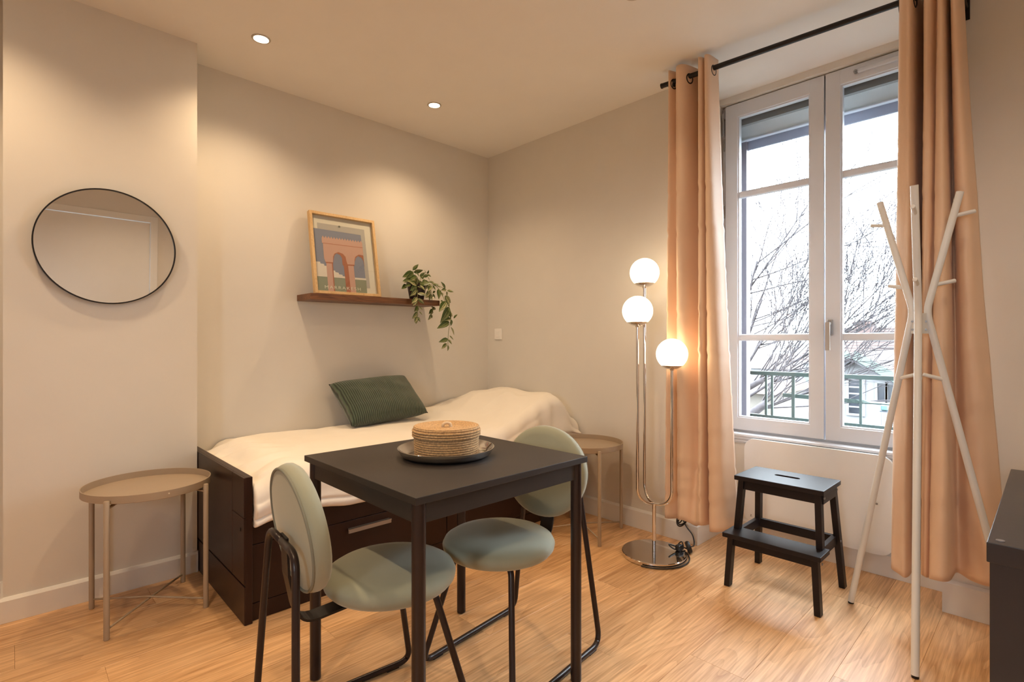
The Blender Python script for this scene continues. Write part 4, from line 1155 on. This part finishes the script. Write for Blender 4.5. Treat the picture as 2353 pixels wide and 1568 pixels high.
# ================================================================== OUTSIDE
GZ = -3.2
GREENP = mat('green_paint', (0.058, 0.088, 0.073), 0.5, var=0.04)
gr = obj('ground', bx(-60, 60, -40, 40, GZ - .2, GZ), mat('garden_ground', (0.06, 0.062, 0.055), 0.95, bump=0.6, bscale=3, var=0.25, vscale=.8)); struct(gr)
rl_ = thing('railing', 'green painted metal balustrade outside the window', 'railing', (3.42, .8, .6))
def yx(u, x): return on_x(u, 850, x).y
RXX = 3.42
obj('top_rail', bx(RXX - .018, RXX + .018, .22, 1.378, .894, .918, bev=.002), GREENP, rl_)
obj('bottom_rail', bx(RXX - .012, RXX + .012, .22, 1.378, .628, .645, bev=.002), GREENP, rl_)
for u in (1719, 1760.5, 1774.5, 1823, 1905, 1978, 2073):
    yy = yx(u, RXX); w = .0065 if u != 1823 else .009
    obj('baluster', bx(RXX - .006, RXX + .006, yy - w, yy + w, .640, .896, bev=.001), GREENP, rl_)
for y0, y1 in ((.12, .235), (1.365, 1.48)):
    for z in (.906, .636): obj('wall_fixing', bx(3.3255, RXX + .006, y0 if y0 < 1 else y1 - .03, y0 + .03 if y0 < 1 else y1, z - .012, z + .012), GREENP, rl_)
    for z in (.906, .636): obj('rail_end', bx(RXX - .006, RXX + .006, y0, y1, z - .009, z + .009), GREENP, rl_)
y_a, y_b = yx(1799, RXX + .012), .24
bm = B(); n_ = 24; rr2 = []
for k in range(n_ + 1):
    f = k / n_; yy = y_a + (y_b - y_a) * f
    q = math.radians(78) * sstep(.35, .55, f) * (1 - sstep(.62, .8, f))
    wv = Vector((math.sin(q), 0, math.cos(q))) * .0115; tv = Vector((math.cos(q), 0, -math.sin(q))) * .003
    c = Vector((RXX + .012, yy, .775 - .018 * f)); rr2.append([bm.verts.new(c + a) for a in (wv + tv, wv - tv, -wv - tv, -wv + tv)])
for a, b in zip(rr2, rr2[1:]):
    for k in range(4): bm.faces.new((a[k], a[(k + 1) % 4], b[(k + 1) % 4], b[k]))
bm.faces.new(rr2[0]); bm.faces.new(rr2[-1])
obj('twisted_bar', bm, GREENP, rl_)
# roller shutter: box soffit, panel, bottom slat, guides
GREYP = mat('shutter_grey', (0.20, 0.195, 0.19), 0.5); PALEB = mat('shutter_pale', (0.78, 0.82, 0.83), 0.4); SLAT = mat('shutter_slat', (0.25, 0.26, 0.32), 0.5); GUIDE = mat('shutter_guide', (0.18, 0.155, 0.17), 0.5)
sh2 = thing('roller_shutter', 'raised roller shutter with its box and guides outside the window head', 'shutter', (3.2, .8, 2.3))
obj('shutter_box_base', bx(3.072, 3.10, .275, 1.325, 2.364, 2.50), GREYP, sh2)
obj('shutter_cover', bx(3.18, 3.20, .275, 1.325, 2.318, 2.426), PALEB, sh2)
obj('cover_lip', bx(3.172, 3.20, .275, 1.325, 2.308, 2.3185, bev=.003), PVC, sh2)
obj('bottom_slat', bx(3.215, 3.230, .285, 1.318, 2.262, 2.42, bev=.002), SLAT, sh2)
for y0, y1 in ((1.280, 1.3275), (.272, .297)):
    obj('guide_rail', bx(3.190, 3.245, y0, y1, .562, 2.42, bev=.002), GUIDE, sh2)
struct(obj('trim_2', bx(3.06, 3.37, .272, 1.326, .552, .572, bev=.003), mat('sill_stone', (.12, .12, .115), .8)))

# garden house with a green verge board
WHITEW = mat('house_render', (0.15, 0.15, 0.155), 0.85, var=0.03); DARKW = mat('house_glass', (0.018, 0.021, 0.027), 0.25, var=0.2); TILES = mat('roof_tile', (0.065, 0.046, 0.042), 0.85, bump=0.8, bscale=8, var=0.15, vscale=2); MINT = mat('mint_board', (0.055, 0.088, 0.072), 0.6)
HX = 20.0
pk = on_x(1966, 818, HX); ev = on_x(2068, 876, HX)
hw = abs(pk.y - ev.y); yl_, yr_ = pk.y + hw, pk.y - hw
ho_ = thing('garden_house', 'small white gabled house with mint green verge boards beyond the railing', 'house', (HX + 3, pk.y, GZ))
bm = B()
fpts = [(yl_, GZ), (yl_, ev.z), (pk.y, pk.z), (yr_, ev.z), (yr_, GZ)]
a = [bm.verts.new((HX, y, z)) for y, z in fpts]; b = [bm.verts.new((HX + 6, y, z)) for y, z in fpts]
bm.faces.new(a); bm.faces.new(b[::-1])
for k in range(5): bm.faces.new((a[k], a[(k + 1) % 5], b[(k + 1) % 5], b[k]))
obj('wall', bm, WHITEW, ho_)
for s, ye in ((1, yl_), (-1, yr_)):
    dn = Vector((0, ye - pk.y, ev.z - pk.z)); dn_n = dn.normalized()
    nrm = Vector((0, -dn_n.z * s, dn_n.y * s)); nrm = nrm if nrm.z > 0 else -nrm
    bm = B(); p = [Vector((HX - .5, pk.y, pk.z)), Vector((HX - .5, pk.y, pk.z)) + dn * 1.12]
    vs = []
    for q in p:
        for xx in (0, 6.8):
            for h in (.04, .16): vs.append(bm.verts.new(q + Vector((xx, 0, 0)) + nrm * h))
    for f in ((0, 1, 3, 2), (4, 6, 7, 5), (0, 4, 5, 1), (2, 3, 7, 6), (1, 5, 7, 3), (0, 2, 6, 4)): bm.faces.new([vs[k] for k in f])
    obj('roof_slope', bm, TILES, ho_)
    bm = B(); strip(bm, [p[0] + nrm * .08 + Vector((-.03, 0, 0)), p[1] + nrm * .08 + Vector((-.03, 0, 0))], .05, .26, (1, 0, 0))
    obj('verge_board', bm, MINT, ho_)
    bm = B(); strip(bm, [p[0] - nrm * .1 + Vector((.28, 0, 0)), p[1] - nrm * .1 + Vector((.28, 0, 0))], .5, .06, (1, 0, 0))
    obj('eaves_soffit', bm, mat('soffit_grey', (.045, .045, .05), .7), ho_)
def facade_window(u0, u1, v0, v1, grid_n):
    p0_, p1_ = on_x(u0, v0, HX), on_x(u1, v1, HX)
    ya, yb, zb, zt_ = p1_.y, p0_.y, p1_.z, p0_.z
    zt_ = max(zt_, zb + .2)
    f = B(); t_ = .07
    for bb in ((ya - t_, ya, zb - t_, zt_ + t_), (yb, yb + t_, zb - t_, zt_ + t_), (ya, yb, zb - t_, zb), (ya, yb, zt_, zt_ + t_)): box(f, HX - .06, HX + .02, *bb)
    w_ = obj('window', f, WHITEW, ho_)
    obj('pane', bx(HX - .012, HX - .004, ya, yb, zb, zt_), DARKW, w_)
    for k in range(1, grid_n):
        zz = zb + (zt_ - zb) * k / grid_n
        obj('glazing_bar', bx(HX - .03, HX - .013, ya, yb, zz - .025, zz + .025), WHITEW, w_)
facade_window(1951, 1983, 874, 952, 5)
facade_window(2017, 2034, 881, 924, 1)
facade_window(2041, 2060, 884, 926, 1)
c0, c1 = on_x(2021, 943, 17.5), on_x(2043, 967, 17.5)
ac = thing('utility_box', 'pale blue slatted utility box in front of the garden house', 'utility box', ((c0.x), (c0.y + c1.y) / 2, GZ))
obj('box_body', bx(17.5, 18.1, c1.y, c0.y, GZ, c0.z, bev=.02), mat('box_blue', (.032, .042, .055), .5), ac)
for k in range(4):
    yy = c1.y + (c0.y - c1.y) * (k + .5) / 4
    obj('slat', bx(17.46, 17.50, yy - .03, yy + .03, c1.z - .2, c0.z - .05), WHITEW, ac)
obj('box_lid', bx(17.45, 18.15, c1.y + .03, c0.y - .03, c0.z, c0.z + .16, bev=.03), mat('box_teal', (.04, .08, .082), .5), ac)
# larger tiled house behind
TX = 30.0
r0, r1 = on_x(1945, 768, TX), on_x(2090, 838, TX)
tl_, tr2 = 9.2, -3.0
zr, ze_ = on_x(2010, 752, TX + 5).z, on_x(2010, 838, TX).z
t2 = thing('tiled_house', 'long house with a pale red tiled roof, chimney and skylight behind the garden house', 'house', (TX + 5, 3, GZ))
obj('wall', bx(TX + .3, TX + 10, tr2, tl_, GZ, ze_ + .1), WHITEW, t2)
bm = B()
v8 = [bm.verts.new(p) for p in ((TX, tl_ + .3, ze_), (TX, tr2, ze_), (TX + 5, tr2, zr), (TX + 5, tl_ + .3, zr), (TX + 10, tr2, ze_), (TX + 10, tl_ + .3, ze_))]
bm.faces.new((v8[0], v8[1], v8[2], v8[3])); bm.faces.new((v8[3], v8[2], v8[4], v8[5])); bm.faces.new((v8[0], v8[3], v8[5])); bm.faces.new((v8[1], v8[4], v8[2])); bm.faces.new((v8[0], v8[5], v8[4], v8[1]))
rf = obj('roof', bm, TILES, t2)
bm = B()
for k in range(1, 13):
    f = k / 13; box(bm, TX + 5 * f - .05, TX + 5 * f + .05, tr2, tl_ + .3, ze_ + (zr - ze_) * f - .01, ze_ + (zr - ze_) * f + .07)
tcz = obj('tile_course', bm, TILES, rf); tcz['kind'] = 'stuff'
ch = on_x(1988, 745, TX + 4)
obj('chimney', bx(TX + 3.6, TX + 4.4, ch.y - .42, ch.y + .42, zr - 1.2, ch.z, bev=.02), mat('chimney_brick', (.062, .040, .036), .9, bump=.5, bscale=12), t2)
obj('chimney_cap', bx(TX + 3.5, TX + 4.5, ch.y - .52, ch.y + .52, ch.z, ch.z + .12), mat('chimney_brick', (.062, .040, .036), .9), t2)
sk = on_x(2038, 760, TX + 3.2); fz = ze_ + (zr - ze_) * 3.2 / 5
sl = math.atan2(zr - ze_, 5)
bm = B(); box(bm, -.55, .55, -.75, .75, 0, .10, M=Matrix.Translation((TX + 3.2, sk.y, fz + .02)) @ Matrix.Rotation(-sl, 4, 'Y'))
sk_o = obj('skylight', bm, mat('skylight_frame', (.05, .05, .052), .4), t2)
bm = B(); box(bm, -.45, .45, -.65, .65, .09, .115, M=Matrix.Translation((TX + 3.2, sk.y, fz + .02)) @ Matrix.Rotation(-sl, 4, 'Y'))
obj('skylight_pane', bm, mat('skylight_glass', (.025, .03, .04), .2), sk_o)
# low sheds left, half hidden by the tree
def shed(x, u0, u1, v0, v1, label, mw, mr):
    p0_, p1_ = on_x(u0, v0, x), on_x(u1, v1, x)
    t_ = thing('shed', label, 'house', (x, (p0_.y + p1_.y) / 2, GZ))
    obj('wall', bx(x, x + 4, p1_.y, p0_.y, GZ, p1_.z), mw, t_)
    bm = B(); z0, z1 = p1_.z, p0_.z
    vs = [bm.verts.new(p) for p in ((x - .3, p0_.y + .2, z0), (x - .3, p1_.y - .2, z0), (x + 2, p1_.y - .2, z1), (x + 2, p0_.y + .2, z1), (x + 4.3, p1_.y - .2, z0), (x + 4.3, p0_.y + .2, z0))]
    for f in ((0, 1, 2, 3), (3, 2, 4, 5), (0, 3, 5), (1, 4, 2), (0, 5, 4, 1)): bm.faces.new([vs[k] for k in f])
    obj('roof', bm, mr, t_)
    bm = B(); pz = (p1_.z * .6 + GZ * .4); box(bm, x - .03, x + .02, (p0_.y + p1_.y) / 2 - .4, (p0_.y + p1_.y) / 2 + .4, pz - .5, pz + .5)
    w_ = obj('window', bm, WHITEW, t_)
    obj('pane', bx(x - .045, x - .03, (p0_.y + p1_.y) / 2 - .3, (p0_.y + p1_.y) / 2 + .3, pz - .4, pz + .4), DARKW, w_)
shed(36, 1725, 1850, 815, 850, 'pale house with a faded red roof behind the bare tree', WHITEW, TILES)
shed(14.5, 1716, 1775, 885, 905, 'low orange-roofed shed behind the bare tree', mat('shed_sand', (.10, .088, .075), .9), mat('shed_tile', (.085, .05, .038), .9))
# hedge/fence line at the foot of the view
fy = on_x(1880, 962, 13).y
fn = thing('garden_fence', 'low green garden fence below the garden house', 'fence', (13, fy, GZ))
ft = on_x(1990, 976, 13).z
obj('fence_rail', bx(13 - .03, 13 + .03, -3, 6.5, ft - .06, ft, bev=.01), mat('fence_green', (.026, .034, .027), .7), fn)
obj('fence_rail', bx(13 - .03, 13 + .03, -3, 6.5, ft - .9, ft - .84, bev=.01), mat('fence_green', (.026, .034, .027), .7), fn)
for k in range(24):
    yy = -2.9 + k * .4
    obj('fence_board', bx(12.98, 13.02, yy - .17, yy + .17, GZ, ft - .07, bev=.01), mat('fence_dark', (.013, .014, .013), .85), fn)

# bare tree: trunk, limbs, twigs
BARK = mat('bark', (0.060, 0.052, 0.056), 0.9, bump=0.6, bscale=40, var=0.3, vscale=20)
rt_ = random.Random(5)
T0 = Vector((6.6, 3.45, GZ))
tree = thing('bare_tree', 'leafless tree with long upswept twigs outside the left sash', 'tree', T0)
trunk_top = Vector((6.5, 3.25, .15))
obj('trunk', tb(spline([T0, Vector((6.62, 3.5, -2)), Vector((6.5, 3.38, -.8)), trunk_top, Vector((6.45, 3.3, 1.2)), Vector((6.5, 3.4, 2.4))], 5), [.17] * 6 + [.15] * 6 + [.12] * 6 + [.09] * 5 + [.05] * 3, 10), BARK, tree, smooth=True)
twigs = B()
def grow(p, d, L, r, depth):
    pts = [p.copy()]; q = p.copy(); dd = d.copy(); n = 5
    for k in range(n):
        dd = (dd + Vector((rt_.uniform(-.10, .10), rt_.uniform(-.16, .16), rt_.uniform(-.06, .14)))).normalized()
        q = q + dd * (L / n); pts.append(q.copy())
    tube(twigs, pts, [max(.0028, r * (1 - .55 * k / n)) for k in range(n + 1)], 4 if depth > 0 else 3, caps=False)
    if depth <= 0: return
    for k in range(rt_.choice((2, 3, 3))):
        f = rt_.uniform(.2, 1.0); i = min(n - 1, int(f * n)); b_ = pts[i].lerp(pts[i + 1], f * n - i if f < 1 else 1)
        a = rt_.uniform(.25, .75) * rt_.choice((-1, 1))
        nd = Vector((dd.x + rt_.uniform(-.35, .35), dd.y * math.cos(a) - dd.z * math.sin(a), dd.y * math.sin(a) + dd.z * math.cos(a)))
        nd.z += .22
        grow(b_, nd.normalized(), L * rt_.uniform(.5, .78), max(.0024, r * .52), depth - 1)
limbs = [((1700, 965), (1762, 926), 6.0, .060), ((1700, 900), (1755, 872), 6.2, .045), ((1690, 870), (1760, 770), 6.4, .022), ((1690, 830), (1750, 690), 6.6, .020), ((1690, 930), (1820, 850), 6.5, .020), ((1690, 760), (1740, 600), 6.3, .016), ((1700, 960), (1860, 900), 6.4, .018), ((1700, 900), (1900, 790), 6.8, .018)]
for a_, b_, x_, r_ in limbs:
    pa, pb_ = on_x(*a_, x_), on_x(*b_, x_)
    src = Vector((6.52, 3.30, pa.z - .35))
    path = spline([src, pa, pb_], 6)
    lo_ = obj('limb', tb(path, [r_ * (1.25 - .55 * k / (len(path) - 1)) for k in range(len(path))], 8), BARK, tree, smooth=True)
    dirn = (pb_ - pa).normalized()
    for k in range(7):
        f = rt_.uniform(.35, 1.0)
        st_ = pa.lerp(pb_, f)
        el = rt_.uniform(.0, 1.25)
        nd = Vector((rt_.uniform(-.25, .25), -math.cos(el), math.sin(el) + .05)).normalized()
        grow(st_, nd, rt_.uniform(.7, 1.5), .0085, 3)
tw = obj('twig', twigs, BARK, tree, smooth=True); tw['kind'] = 'stuff'
